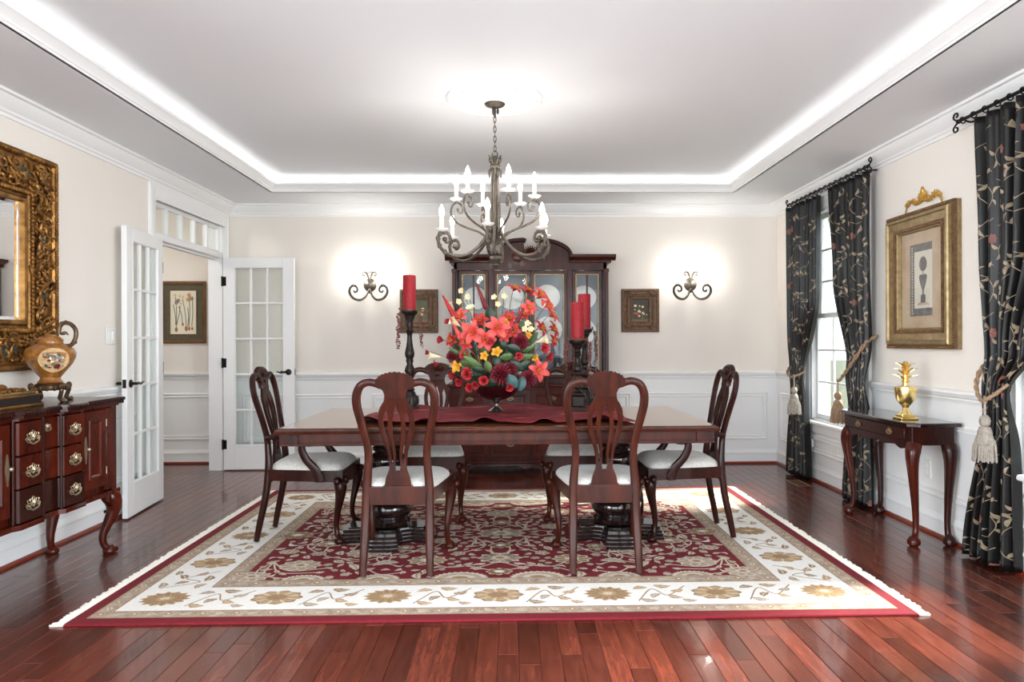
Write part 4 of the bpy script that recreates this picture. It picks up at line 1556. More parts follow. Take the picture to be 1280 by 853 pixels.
# ================================================================ CHANDELIER
CH = Vector((-.093, 4.43, 0))
ch = thing('chandelier', 'twelve-light bronze scroll chandelier with lit candle bulbs above the table', 'chandelier', (CH.x, CH.y, ZT))
OZ = -ZT
MB().lathe([(.062, -.030), (.064, -.036), (.056, -.046), (.03, -.056), (.012, -.062)], 24).build('canopy', IRON, ch)
lk = MB()
for k in range(3):
    a = 2 * pi * k / 3
    lk.ell((.018 * cos(a), .018 * sin(a), -.08), (.009, .009, .02), 6, 5)
lk.tube([(0, 0, -.06), (0, 0, -.12)], .008, 8)
lk.build('canopy_leaves', IRON, ch)
link = None
n = 8
zc0, zc1 = -.13, -.34
for k in range(n):
    z = zc0 + (zc1 - zc0) * k / (n - 1)
    if link is None:
        link = MB().tube([(.008 * cos(t * pi / 8), 0, .020 * sin(t * pi / 8)) for t in range(17)], .0026, 6, False).build('chain_link', IRON, ch)
        link.location = (0, 0, z)
    else:
        dup_mesh(link, ch, (0, 0, z), (0, 0, pi / 2 * (k % 2)))
bd = MB()
bd.tube([(.014 * cos(t * pi / 8), 0, 2.385 + OZ - .005 + .017 * sin(t * pi / 8)) for t in range(17)], .0035, 6, False)
bd.lathe([(.014, 2.362 + OZ), (.03, 2.35 + OZ), (.022, 2.34 + OZ), (.028, 2.31 + OZ), (.034, 2.30 + OZ), (.022, 2.285 + OZ), (.02, 2.26 + OZ), (.01, 2.24 + OZ)], 18)
for k in range(6):
    a = 2 * pi * k / 6
    bd.M = Matrix.Rotation(a, 4, 'Z')
    bd.tube(spline([(.022, 0, 2.315 + OZ), (.034, 0, 2.34 + OZ), (.032, 0, 2.362 + OZ), (.04, 0, 2.372 + OZ)], 3), [.006, .007, .007, .006, .006, .005, .005, .004, .003, .002], 6)
    bd.tube(spline([(.02, 0, 2.29 + OZ), (.036, 0, 2.27 + OZ), (.034, 0, 2.24 + OZ), (.042, 0, 2.228 + OZ)], 3), [.007, .008, .008, .007, .007, .006, .005, .004, .003, .002], 6)
bd.M = None
bd.build('crown', IRON, ch)
cg = MB()
for k in range(6):
    a = 2 * pi * k / 6 + .2
    cg.M = Matrix.Rotation(a, 4, 'Z')
    cg.tube(spline([(.018, 0, 2.26 + OZ), (.026, 0, 2.1 + OZ), (.030, 0, 1.95 + OZ), (.024, 0, 1.80 + OZ)], 4), .0055, 6)
cg.M = None
cg.tube([(0, 0, 2.26 + OZ), (0, 0, 1.72 + OZ)], .010, 10)
cg.build('cage_column', IRON, ch)
hb = MB()
hb.lathe([(.02, 1.84 + OZ), (.034, 1.815 + OZ), (.042, 1.79 + OZ), (.036, 1.765 + OZ), (.022, 1.755 + OZ), (.034, 1.745 + OZ), (.038, 1.73 + OZ), (.026, 1.715 + OZ), (.02, 1.70 + OZ), (.024, 1.692 + OZ), (.012, 1.68 + OZ), (.004, 1.672 + OZ)], 18)
for k in range(8):
    a = 2 * pi * k / 8
    hb.ell((.036 * cos(a), .036 * sin(a), 1.775 + OZ), (.010, .010, .022), 6, 5)
    hb.ell((.028 * cos(a), .028 * sin(a), 1.735 + OZ), (.008, .008, .015), 6, 5)
hb.build('hub_finial', IRON, ch)

def light_arm(a, pts, cr, cz, rad, ptlight):
    M = Matrix.Rotation(a, 4, 'Z')
    m = MB(M)
    P = spline([(r, 0, z + OZ) for r, z in pts], 6)
    m.tube(P, lerp_list([rad, rad, rad, rad, rad, rad, rad * .9, rad * .75, rad * .6], len(P)), 7)
    m.ell((pts[-1][0], 0, pts[-1][1] + OZ), rad * 1.5, 7, 5)
    if rad > .007:
        for q in range(3, len(P) - 10, 4):   # leaf wraps on the scroll
            if P[q].x > cr - .04:
                m.ell((P[q].x, 0, P[q].z), (rad * 1.5, rad * 1.1, rad * 1.7), 6, 4)
    m.lathe([(.006, -.018), (.010, -.008), (.012, 0)], 10, (cr, 0, cz + OZ))
    arm = m.build('arm', IRON, ch)
    MB(M).lathe([(.010, -.004), (.026, 0), (.038, .010), (.041, .013), (.037, .015), (.012, .006)], 18, (cr, 0, cz + OZ)).build('drip_pan', PORC, arm)
    MB(M).lathe([(.0125, .004), (.0125, .085), (.010, .09)], 12, (cr, 0, cz + OZ)).build('candle_sleeve', CREAM, arm)
    MB(M).lathe([(.008, .088), (.0145, .102), (.016, .116), (.012, .136), (.005, .152), (.001, .160)], 12, (cr, 0, cz + OZ)).build('bulb', BULB, arm)
    if ptlight:
        light('bulb_light', 'POINT', (cr * cos(a), cr * sin(a), cz + OZ + .125), ptlight, (1.0, .97, .93), size=.03, parent=ch)

lowp = [(.022, 1.93), (.06, 1.865), (.13, 1.785), (.21, 1.742), (.29, 1.742), (.352, 1.785), (.366, 1.845), (.335, 1.878), (.298, 1.862), (.292, 1.828), (.316, 1.815), (.326, 1.835)]
upp = [(.024, 1.80), (.05, 1.855), (.10, 1.90), (.18, 1.93), (.245, 1.965), (.278, 2.02), (.268, 2.07), (.235, 2.084), (.205, 2.06), (.21, 2.025), (.235, 2.025), (.236, 2.043)]
for k in range(6):
    light_arm(radians(-90 - 6 + 60 * k), lowp, .345, 1.882, .0105, 1.6)
for k in range(6):
    light_arm(radians(-90 + 20 + 60 * k), upp, .245, 2.100, .0066, .3)

# ================================================================ SCONCES
def sconce(x, label):
    t = thing('wall_sconce', label, 'wall light', (x, YB, 1.79), group='two-candle scroll wall lights on the back wall')
    p = MB(Matrix.Rotation(pi / 2, 4, 'X'))
    p.lathe([(.064, 0), (.066, .006), (.058, .014), (.03, .022), (.018, .03)], 28)
    p.M = None
    po = p.build('back_plate', IRON, t)
    b = MB()
    b.ell((0, -.03, -.015), (.02, .014, .03), 8, 6)
    b.ell((0, -.03, -.06), (.018, .016, .026), 8, 6)
    for s in (-1, 1):
        b.tube(spline([(s * .008, -.03, .03), (s * .012, -.03, .07), (s * .03, -.03, .115), (s * .058, -.03, .122), (s * .07, -.03, .10), (s * .055, -.03, .088), (s * .05, -.03, .10)], 5), .0075, 7)
    b.build('top_scrolls', IRON, po)
    for s in (-1, 1):
        a = MB()
        P = spline([(s * .01, -.03, -.06), (s * .035, -.05, -.115), (s * .085, -.07, -.150), (s * .145, -.08, -.135), (s * .182, -.085, -.085), (s * .178, -.085, -.035), (s * .145, -.085, -.012),
                    (s * .112, -.085, -.03), (s * .11, -.085, -.065), (s * .135, -.085, -.075), (s * .143, -.085, -.055)], 5)
        a.tube(P, lerp_list([.008, .010, .012, .0125, .0125, .0125, .012, .011, .010, .009, .008], len(P)), 7)
        ao = a.build('arm', IRON, t)
        M = Matrix.Translation((s * .143, -.085, -.004))
        MB(M).lathe([(.008, -.008), (.022, 0), (.027, .008), (.024, .009), (.01, .003)], 16).build('drip_pan', PORC, ao)
        MB(M).lathe([(.010, .002), (.010, .075), (.008, .078)], 12).build('candle_sleeve', CREAM, ao)
        MB(M).lathe([(.005, .076), (.010, .086), (.011, .096), (.006, .112), (.001, .124)], 12).build('bulb', BULB, ao)
        light('bulb_light', 'POINT', (s * .143, -.085, .098), 3.4, (1.0, .96, .91), size=.02, parent=t)
sconce(-1.388, 'lit two-candle scroll sconce between the open french door and the small painting')
sconce(1.792, 'lit two-candle scroll sconce on the back wall near the curtained window')

# unseen ceiling lamp, added to light the hall beyond the doors
hl = thing('hall_fill_lamp', 'white glass ceiling light added out of view to light the hall', 'ceiling light', (-3.7, 6.1, ZC))
MB().lathe([(.09, 0), (.09, -.012), (.07, -.02)], 24).build('base', IRON, hl)
MB().lathe([(.13, -.02), (.12, -.05), (.09, -.075), (.04, -.09), (.005, -.094)], 24).build('glass_bowl', mat('lit_glass_bowl', (1, 1, 1, 1), .4, emit=(1, .93, .84, 1), estr=3.0), hl)
light('hall_fill_light', 'POINT', (0, 0, -.16), 11, (1, .95, .88), size=.1, parent=hl)

# ================================================================ CHINA CABINET
hu = thing('china_cabinet', 'tall mahogany china cabinet with glass doors and broken-arch top against the back wall', 'cabinet', (.187, YB - .03, 0))
# base
b = MB()
b.box(-.76, .76, -.46, 0, .11, .80)
b.box(-.785, .785, -.485, 0, .80, .835, .010)
b.box(-.775, .775, -.475, 0, .095, .135, .008)
b.prism([(-.76, .0), (-.60, .0), (-.59, .03), (-.55, .06), (-.45, .075), (-.12, .075), (-.06, .045), (0, .06), (.06, .045), (.12, .075), (.45, .075), (.55, .06), (.59, .03), (.60, 0), (.76, 0), (.76, .1), (-.76, .1)],
        -.465, -.44, lambda a, c, d: (a, d, c))
for s in (-1, 1):
    b.box(s * .76, s * .735, -.45, -.02, 0, .1)
b.build('base_cabinet', MAHOGR, hu, ang=30)
def raised(parent, name, x0, x1, z0, z1, y, m, pull=None, proud=.018):
    d = MB()
    d.box(x0, x1, y - proud, y, z0, z1, .003)
    d.frame((x0 + .04, x1 - .04, z0 + .04, z1 - .04), [(0, 0), (.004, .006), (.014, .006), (.022, 0)], lambda a, c, h: (a, y - proud - h, c))
    o = d.build(name, m, parent, ang=30)
    return o
def bail(parent, p, s=1.0, fn=None, m=BRASS):
    """pierced brass plate with bail handle; fn(a, b, d) places it on its surface"""
    q = MB()
    for i in range(7):          # fan of open petals
        a = pi * (i + .5) / 7
        L = .034 * s * (1.0 if i in (1, 3, 5) else .86)
        P = []
        for k in range(11):
            t = 2 * pi * k / 10
            u_, w_ = L * (.62 - .38 * cos(t)), .0062 * s * sin(t)
            P.append(fn(p[0] + u_ * cos(a) * 1.15 - w_ * sin(a), p[1] - .006 * s + (u_ * sin(a) + w_ * cos(a)) * .9, .004))
        q.tube(P, .0012 * s, 4, False)
    for sd in (-1, 1):          # lower scrolls
        P = spline([fn(p[0], p[1] - .026 * s, .004), fn(p[0] + sd * .012 * s, p[1] - .020 * s, .004), fn(p[0] + sd * .028 * s, p[1] - .016 * s, .004), fn(p[0] + sd * .037 * s, p[1] - .004 * s, .004), fn(p[0] + sd * .029 * s, p[1] + .002 * s, .004)], 3)
        q.tube(P, .0024 * s, 5)
        q.ell(fn(p[0] + sd * .026 * s, p[1] - .006 * s, .005), .0048 * s, 6, 4)
    q.ell(fn(p[0], p[1] - .008 * s, .004), .0052 * s, 6, 4)
    plt = q.build('backplate', m, parent)
    h = MB()
    P = [fn(p[0] + s * .026 * cos(a), p[1] - s * .006 + s * .016 * sin(a), .012) for a in [pi + pi * i / 10 for i in range(11)]]
    h.tube([fn(p[0] - s * .026, p[1] - s * .006, .002)] + P + [fn(p[0] + s * .026, p[1] - s * .006, .002)], .0026 * s, 6)
    h.build('bail_handle', m, parent)

hfn = lambda y: (lambda a, c, d: (a, y - d, c))
for x0, x1 in ((-.735, -.40), (.40, .735)):
    o = raised(hu, 'base_door', x0, x1, .16, .60, -.46, MAHOGR)
    MB().ell((x1 - .02 if x0 < 0 else x0 + .02, -.49, .42), .010, 8, 6).build('knob', BRASS, o)
    o = raised(hu, 'drawer', x0, x1, .62, .78, -.46, MAHOGR)
    bail(o, ((x0 + x1) / 2, .70), .9, hfn(-.478))
for z0, z1 in ((.16, .36), (.375, .575), (.59, .78)):
    for x0, x1 in ((-.385, -.005), (.005, .385)):
        o = raised(hu, 'drawer', x0, x1, z0, z1, -.46, MAHOGR)
        bail(o, ((x0 + x1) / 2, (z0 + z1) / 2 + .02), .9, hfn(-.478))
# upper case
u = MB()
u.box(-.72, -.69, -.34, 0, .835, 1.97)
u.box(.69, .72, -.34, 0, .835, 1.97)
u.box(-.72, .72, -.34, 0, .835, .875)
u.box(-.72, .72, -.34, 0, 1.90, 1.97)
u.box(-.72, .72, -.012, 0, .835, 1.97)
for s in (-1, 1):
    u.box(s * .70, s * .735, -.36, -.325, .835, 1.90, .006)
    for q in range(3):
        u.box(s * (.705 + q * .010), s * (.711 + q * .010), -.364, -.355, .90, 1.86)
    u.box(s * .695, s * .74, -.366, -.32, 1.875, 1.91, .004)
u.build('upper_case', MAHOG, hu, ang=30)
MB().box(-.69, .69, -.016, -.012, .875, 1.90).build('back_panel', CABBACK, hu, smooth=False)
for s in (-1, 1):
    cn = MB()
    cn.box(s * .37, s * .76, -.38, 0, 1.965, 1.985, .004)
    cn.prism([(0, 1.985), (.385, 1.985), (.40, 2.0), (.425, 2.015), (.435, 2.03), (.435, 2.04), (0, 2.04)], -.36, 0, lambda a, c, d, s=s: (s * (.365 + a), d, c))
    cn.strip([(0, 1.985), (.02, 1.985), (.03, 2.0), (.055, 2.015), (.06, 2.04), (0, 2.04)], lambda a, c, t, s=s: (t, -.36 - a, c), s * .365, s * .80)
    cn.build('cornice', MAHOG, hu, ang=30)
pd = MB()
arc = [(.385 - .32 * (1 - cos(t)) - 0.0, 2.02 + .155 * sin(t)) for t in [pi / 2 * i / 12 for i in range(13)]]
prof = [(-.385, 1.97)] + [(-x, z) for x, z in arc] + [(-.05, 2.07), (.05, 2.07)] + [(x, z) for x, z in arc[::-1]] + [(.385, 1.97)]
pd.prism(prof, -.33, -.30, lambda a, c, d: (a, d, c))
pdo = pd.build('pediment', MAHOG, hu, ang=30)
for s in (-1, 1):
    am = MB()
    P = [(s * x, -.345, z + .004) for x, z in arc] + [(s * .045, -.345, 2.168)]
    am.tube(P, [(.016, .05)] * len(P), prof=ROUND4, up=(0, 0, 1))
    P2 = [(s * x, -.385, z + .014) for x, z in arc] + [(s * .04, -.385, 2.178)]
    am.tube(P2, [(.009, .02)] * len(P2), prof=ROUND4, up=(0, 0, 1))
    am.build('arch_moulding', MAHOG, pdo, ang=40)
sh = MB()
for i in range(9):
    a = radians(10 + 160 * i / 8)
    sh.M = Matrix.Translation((0, -.345, 2.06)) @ Matrix.Rotation(-(a - pi / 2), 4, 'Y')
    sh.ell((0, 0, .04), (.008, .012, .036), 7, 5)
sh.M = None
sh.ell((0, -.35, 2.055), (.03, .014, .016), 8, 5)
sh.build('carved_shell', MAHOGR, pdo)
MB(Matrix.Translation((-.12, -.332, 2.03)) @ Matrix.Rotation(pi / 2, 4, 'X')).lathe([(.055, 0), (.055, .004), (.05, .007)], 24).build('roundel', MAHOGR, pdo)
# glass doors
def gdoor(x0, x1, mullion):
    d = MB()
    y0, y1 = -.355, -.332
    z0, z1 = .885, 1.89
    f = .034
    d.box(x0, x0 + f, y0, y1, z0, z1, .003); d.box(x1 - f, x1, y0, y1, z0, z1, .003)
    d.box(x0 + f, x1 - f, y0, y1, z1 - f, z1, .003); d.box(x0 + f, x1 - f, y0, y1, z0, z0 + f, .003)
    if mullion:
        xm = (x0 + x1) / 2
        d.box(xm - .008, xm + .008, y0 + .004, y1, z0 + f, z1 - f, .002)
    o = d.build('glass_door', MAHOG, hu, ang=30)
    MB().frame((x0 + f - .004, x1 - f + .004, z0 + f - .004, z1 - f + .004), [(0, 0), (0, .006), (.008, .006), (.010, 0)], lambda a, c, h: (a, y0 - h, c)).build('gilt_bead', GOLDD, o, ang=30)
    xs = [x0 + f, (x0 + x1) / 2, x1 - f] if mullion else [x0 + f, x1 - f]
    for a, c in zip(xs, xs[1:]):
        MB().box(a, c, -.345, -.342, z0 + f, z1 - f).build('pane', GLASSD, o, smooth=False)
    MB().box(x1 - .012 if x0 < .2 and x1 < .2 else x0 + .006, x1 - .006 if x0 < .2 and x1 < .2 else x0 + .012, y0 - .006, y0, 1.32, 1.40, .002).build('escutcheon', BRASS, o)
gdoor(-.672, -.395, True); gdoor(.395, .672, True); gdoor(-.345, -.005, False); gdoor(.005, .345, False)
for x0, x1 in ((-.395, -.345), (.345, .395)):
    MB().box(x0, x1, -.35, -.32, .875, 1.90, .003).build('mullion_post', MAHOG, hu)
for z in (1.20, 1.53):
    MB().box(-.688, .688, -.30, -.03, z - .004, z + .004).build('glass_shelf', GLASSD, hu, smooth=False)
for x in (-.5, -.17, .17, .5):  # pucks and point lamps added to brighten the cabinet interior
    MB().lathe([(.022, 1.899), (.024, 1.892), (.018, 1.888)], 14, (x, -.2, 0)).build('cabinet_fill_puck', mat('added_puck_glow', (1, 1, 1, 1), .4, emit=(1, .92, .8, 1), estr=.8) if x < -.4 else MATS['added_puck_glow'], hu)
light('cabinet_fill_light', 'POINT', (-.3, -.22, 1.84), .25, (1, .95, .88), size=.02, parent=hu)
light('cabinet_fill_light', 'POINT', (.3, -.22, 1.84), .25, (1, .95, .88), size=.02, parent=hu)
# dishes inside
HX0, HY0 = .187, YB - .03
dishes = [(-.53, 1.534, .115), (-.18, 1.534, .125), (.17, 1.534, .125), (.53, 1.534, .12), (-.53, 1.204, .12), (-.19, 1.204, .13), (.18, 1.204, .135), (.53, 1.204, .12)]
pm = None
for x, z, r in dishes:
    if pm is None:
        pm = MB().lathe([(.5, 0), (.55, .04), (.62, .06), (.98, .13), (1.0, .15), (.97, .15), (.6, .09), (.5, .07)], 32).build('plate', PORC)
        o = pm
    else:
        o = bpy.data.objects.new('plate', pm.data)
        COL.objects.link(o)
    o.scale = (r, r, r)
    o.rotation_euler = (radians(78), 0, 0)
    o.location = (HX0 + x, HY0 - .075, z + r * .985)
    up_ = z > 1.4
    tag(o, 'white china plate on the %s cabinet shelf behind the %s door towards the %s' % ('upper' if up_ else 'lower', 'narrow' if abs(x) > .4 else 'wide', 'french doors' if x < 0 else 'windows'), 'plate', 'plates in the china cabinet')
for i, (x, z) in enumerate(((-.60, .876), (-.46, .876), (-.28, .876), (-.1, .876), (.08, .876), (.26, .876), (.46, .876), (.60, .876))):
    g = MB().lathe([(.032, 0), (.033, .003), (.006, .010), (.005, .07), (.012, .08), (.033, .11), (.036, .15), (.032, .19), (.031, .19), (.034, .15), (.030, .112), (.006, .085)], 18).build('wine_glass', GLASSD)
    g.location = (HX0 + x, HY0 - .16, z)
    tag(g, 'clear wine glass on the cabinet floor behind the %s glass door towards the %s' % ('narrow' if abs(x) > .4 else 'wide', 'french doors' if x < 0 else 'windows'), 'wine glass', 'glasses in the china cabinet')

# ================================================================ SIDEBOARD
SC = 3.655
sb = thing('sideboard', 'dark cherry sideboard with brass pulls and cabriole legs under the gold mirror', 'sideboard', (XL + .04, SC, 0))
D = .405           # depth
hw = .625
# plan of the block front: x as function of y
def front(y):
    ay = abs(y)
    pts = [(0, -.004), (.07, -.004), (.085, .02), (.255, .022), (.27, .0), (.63, .0)]
    for (a, p), (c, q) in zip(pts, pts[1:]):
        if ay <= c:
            return p + (q - p) * (ay - a) / (c - a)
    return 0.0
def front_slab(y0, y1, z0, z1, th, off, name, m, parent):
    ys = sorted({y0, y1} | {s * v for v in (.0, .07, .085, .17, .255, .27) for s in (-1, 1) if y0 < s * v < y1})
    poly = [(D + front(y) + off, y) for y in ys] + [(D + front(y) + off - th, y) for y in reversed(ys)]
    return MB().prism(poly, z0, z1, lambda a, c, d: (a, c, d), .002).build(name, m, parent, ang=30)
case = MB()
case.box(.0, D - .02, -hw, hw, .375, .872)
case.box(.0, D + .006, -hw, -hw + .045, .375, .872, .006)
case.box(.0, D + .006, hw - .045, hw, .375, .872, .006)
case.build('case', MAHOGR, sb, ang=30)
front_slab(-hw - .012, hw + .012, .86, .872, .10, .012, 'top_bed_mould', MAHOGR, sb)
ys = [-hw - .03, -.29, -.255, -.085, -.06, .06, .085, .255, .29, hw + .03]
tp = [(0, -hw - .03)] + [(D + front(y) + .032, y) for y in ys] + [(0, hw + .03)]
tm = MB()
tm.prism(tp, .872, .890, lambda a, c, d: (a, c, d))
tm.prism([(a + (.006 if a else 0), c * 1.008) for a, c in tp], .890, .908, lambda a, c, d: (a, c, d), .006)
tm.build('top', MAHOGD, sb, ang=30)
edge = MB()
for i in range(52):      # carved gadroon on the top edge
    y = -hw - .02 + (2 * hw + .04) * (i + .5) / 52
    edge.ell((D + front(y) + .036, y, .893), (.006, .010, .009), 6, 4)
edge.build('carved_edge', MAHOGD, sb)
bot = MB()
bp = [(D + front(y) + .020, y) for y in ys]
bot.prism([(0, -hw - .01)] + [(a, max(-hw - .01, min(hw + .01, c))) for a, c in bp] + [(0, hw + .01)], .352, .376, lambda a, c, d: (a, c, d), .004)
bot.build('base_moulding', MAHOGR, sb, ang=30)
sfn = lambda y0: None
for k, (z0, z1) in enumerate(((.70, .852), (.545, .692), (.385, .537))):
    dr = front_slab(-.262, .262, z0, z1, .03, .012, 'drawer', MAHOGR if k < 2 else MAHOGD, sb)
    for yy in (-.165, .170):
        bail(dr, (yy, (z0 + z1) / 2), 1.35, lambda a, c, d: (D + .034 + d, a, c))
    if k == 0:
        bail(dr, (-.02, (z0 + z1) / 2 + .03), .8, lambda a, c, d: (D + .009 + d, a, c))
for s in (-1, 1):
    for y in (.07, .268):
        P = MB()
        P.lathe([(.007, .38), (.007, .86)], 8, (D + .014 + (.012 if y < .1 else 0), s * y, 0))
        P.build('pilaster', MAHOGD, sb)
for s in (-1, 1):
    ya, yb = sorted((s * .283, s * .505))
    dm = MB()
    dm.box(D - .01, D + .012, ya, yb, .415, .85, .003)
    dm.frame((ya + .05, yb - .05, .47, .80), [(0, 0), (.004, .007), (.014, .007), (.022, 0)], lambda a, c, h: (D + .012 + h, a, c))
    do = dm.build('door', MAHOGR, sb, ang=30)
    hm = MB()
    yy = s * .305
    hm.prism([(yy + .010 * cos(t * pi / 8) * (1 + .3 * cos(t * pi / 2)), .64 + .075 * sin(t * pi / 8)) for t in range(16)], D + .012, D + .015, lambda a, c, d: (d, a, c))
    hm.ell((D + .028, yy + .006, .645), (.010, .010, .010), 8, 6)
    hm.build('pull', BRASS, do)
    for zz in (.50, .77):
        MB().lathe([(.004, -.02), (.004, .02)], 8, (D + .010, s * .508, zz)).build('hinge', BRASS, do)
    MB().box(D - .01, D + .010, *sorted((s * .51, s * (hw - .046))), .385, .852, .002).build('side_panel', MAHOGR, sb)
def sb_leg(x, y, dx, dy, carved):
    m = MB()
    prof = [(.358, .0, .045), (.325, .028, .052), (.285, .040, .046), (.235, .034, .036), (.17, .006, .028), (.11, -.018, .022), (.06, -.014, .019), (.03, .006, .021)]
    P = spline([(x + dx * o, y + dy * o, z) for z, o, r in prof], 4)
    m.tube(P, lerp_list([p[2] for p in prof], len(P)), 10)
    m.lathe([(.018, .05), (.028, .034), (.036, .02), (.036, .010), (.030, 0)], 14, (x + dx * .016, y + dy * .016, 0))
    m.tube([(x + dx * .02, y + dy * .02, .02), (x + dx * .06, y + dy * .06, .018)], [.024, .014], 8)
    if carved:
        m.ell((x + dx * .06, y + dy * .06, .30), (.022, .022, .03), 8, 6)
        for q in range(5):
            a = q * 1.25
            m.ell((x + dx * .065 + .018 * cos(a) * dy, y + dy * .065 - .018 * cos(a) * dx, .30 + .02 * sin(a)), .009, 6, 4)
    m.build('leg', MAHOGR, sb)
for s in (-1, 1):
    sb_leg(D - .035, s * (hw - .04), .7, s * .7, True)
    sb_leg(.055, s * (hw - .04), 0, s * .5, False)
wings = MB()
for s in (-1, 1):
    wings.prism([(s * .60, .352), (s * .50, .352), (s * .51, .325), (s * .545, .30), (s * .58, .27)], D - .02, D + .008, lambda a, c, d: (d, a, c))
wings.build('knee_bracket', MAHOGR, sb)

# urn
ur = thing('urn', 'gilt painted urn with a bronze branch handle standing on the sideboard', 'urn', (-2.505, 3.975, .908))
bz = MB()
bz.lathe([(.075, .062), (.088, .072), (.085, .085), (.07, .095), (.06, .10)], 24)
for k in range(4):
    a = k * pi / 2 + pi / 4 + .3
    c_, s_ = cos(a), sin(a)
    bz.tube(spline([(.07 * c_, .07 * s_, .085), (.10 * c_, .10 * s_, .07), (.092 * c_, .092 * s_, .04), (.085 * c_, .085 * s_, .02), (.105 * c_, .105 * s_, .008), (.118 * c_, .118 * s_, .012)], 4), .011, 7)
    bz.ell((.10 * c_, .10 * s_, .084), (.016, .016, .02), 7, 5)
for k in range(16):
    a = 2 * pi * k / 16
    bz.ell((.086 * cos(a), .086 * sin(a), .074), (.012, .012, .016), 6, 4)
bz.build('bronze_stand', URNBR, ur)
MB().lathe([(.055, .098), (.062, .104), (.05, .118), (.048, .13), (.075, .165), (.105, .205), (.120, .24), (.122, .262), (.112, .285), (.085, .305), (.062, .314), (.060, .325), (.064, .335), (.055, .345),
            (.045, .352), (.02, .362), (.004, .366)], 36).build('body', URNG, ur)
cart = MB()
def cfn(a, h, d):
    zz = .225 + h
    r = .121 - .55 * (zz - .245) ** 2 * (8 if zz < .245 else 6) + d
    th = -.85 + a / .115
    return (r * cos(th), r * sin(th), zz)
def disk(c, rx, rz, d, m, nm, par):
    o = MB()
    pts = [cfn(c[0] + rx * cos(t * pi / 12), c[1] + rz * sin(t * pi / 12), d) for t in range(24)]
    ctr = cfn(c[0], c[1], d)
    n0 = o.av([ctr] + pts)
    o.af([(0, 1 + i, 1 + (i + 1) % 24) for i in range(24)], n0)
    return o.build(nm, m, par, fix=False)
car = disk((0, 0), .072, .066, .003, RUGOCHRE, 'painted_cartouche', ur)
ru = random.Random(2)
for k in range(40):
    m_ = ru.choice((BURG, BURG, LEAFD, GREYI, ORCH, INKG, RUGBROWN))
    disk((ru.uniform(-.04, .04), ru.uniform(-.04, .035)), ru.uniform(.004, .013), ru.uniform(.004, .011), .0045 + k * .00012, m_, 'painted_flower', car)
hd = MB()
P = spline([(.06, 0, .30), (.10, 0, .305), (.122, 0, .34), (.125, 0, .385), (.10, 0, .42), (.065, 0, .425), (.045, 0, .40), (.042, 0, .365)], 5)
hd.M = Matrix.Rotation(.2, 4, 'Z')
hd.tube(P, .0115, 8)
for k in range(0, len(P), 2):
    hd.ell((P[k].x + ru.uniform(-.006, .006), ru.uniform(-.007, .007), P[k].z + ru.uniform(-.006, .006)), ru.uniform(.007, .012), 6, 4)
hd.tube(spline([(.05, 0, .365), (.075, 0, .372), (.09, 0, .36)], 3), [.005, .009, .010, .009, .006, .004, .002], 6)
hd.build('branch_handle', URNBR, ur)

# gilt casket
bx = thing('casket', 'black and gilt casket with gold leafwork on top, on the sideboard below the mirror', 'box', (-2.50, 3.60, .908), 0)
k_ = MB()
k_.box(-.10, .10, -.17, .13, .012, .055, .004)
k_.build('body', GILTB, bx)
for z0, z1, g in ((0, .014, .112), (.05, .062, .106)):
    MB().box(-g, g, -.07 - g + -.0 * g, .03 + g, z0, z1, .004).build('gilt_moulding', GOLD, bx)
lid = MB()
lid.box(-.09, .09, -.16, .12, .062, .075, .006)
lo = lid.build('lid', GOLDD, bx)
lf = MB()
for k in range(90):
    a, c = ru.uniform(-.085, .085), ru.uniform(-.155, .115)
    r = ru.uniform(.008, .016)
    lf.ell((a, c, .076 + ru.uniform(0, .008)), (r, r * .7, r * .7), 6, 4)
lf.ell((0, -.02, .095), (.03, .035, .02), 10, 6)
for s in (-1, 1):
    for q in range(4):
        lf.ell((.07 - q * .045, .135 if s > 0 else -.175, .03 + .012 * (q % 2)), (.018, .012, .022), 6, 5)
lf.build('gilt_leafwork', GOLD, lo)['kind'] = 'stuff'

# ================================================================ MIRROR
mr = thing('wall_mirror', 'large mirror in a heavy carved gold frame hanging above the sideboard', 'mirror', (XL, SC, 1.685))
mw, mh, fw = .722, .615, .285
def mfn(a, b_, h):
    return (h, a, b_)
m = MB()
m.frame((-mw, mw, -mh, mh), [(0, .003), (0, .045), (.012, .058), (.03, .058), (.04, .045), (.20, .035), (.215, .05), (.225, .05), (.235, .03), (.25, .03), (.262, .045), (.28, .045), (.285, .02), (.285, .003)], mfn)
mo = m.build('frame', GOLD, mr, ang=30)
MB().box(.012, .016, -mw + fw - .01, mw - fw + .01, -mh + fw - .01, mh - fw + .01).build('glass', MIRROR, mr, smooth=False)
MB().frame((-mw + fw - .004, mw - fw + .004, -mh + fw - .004, mh - fw + .004), [(0, .012), (0, .022), (.020, .017), (.020, .012)], mfn).build('bevel', MIRROR, mr, smooth=False)
cv = MB()
rc = random.Random(9)
def curl(a, b_, h, r, ang, turn, th):
    P = []
    for i in range(13):
        t = i / 12
        rad = r * (1 - .78 * t)
        th_ = ang + turn * t * 4.6
        P.append(mfn(a + rad * cos(th_), b_ + rad * sin(th_), h + .014 * sin(pi * t)))
    cv.tube(P, [th * (1 - .45 * i / 12) for i in range(13)], 6)
    cv.ell(P[-1], th * 1.25, 6, 4)
def on_frame(t, d):
    """t: 0..1 round the frame, d: inset"""
    w, h = mw - d, mh - d
    per = 4 * (w + h)
    s = t * per
    if s < 2 * w: return (-w + s, h), 0
    s -= 2 * w
    if s < 2 * h: return (w, h - s), 1
    s -= 2 * h
    if s < 2 * w: return (w - s, -h), 0
    s -= 2 * w
    return (-w, -h + s), 1
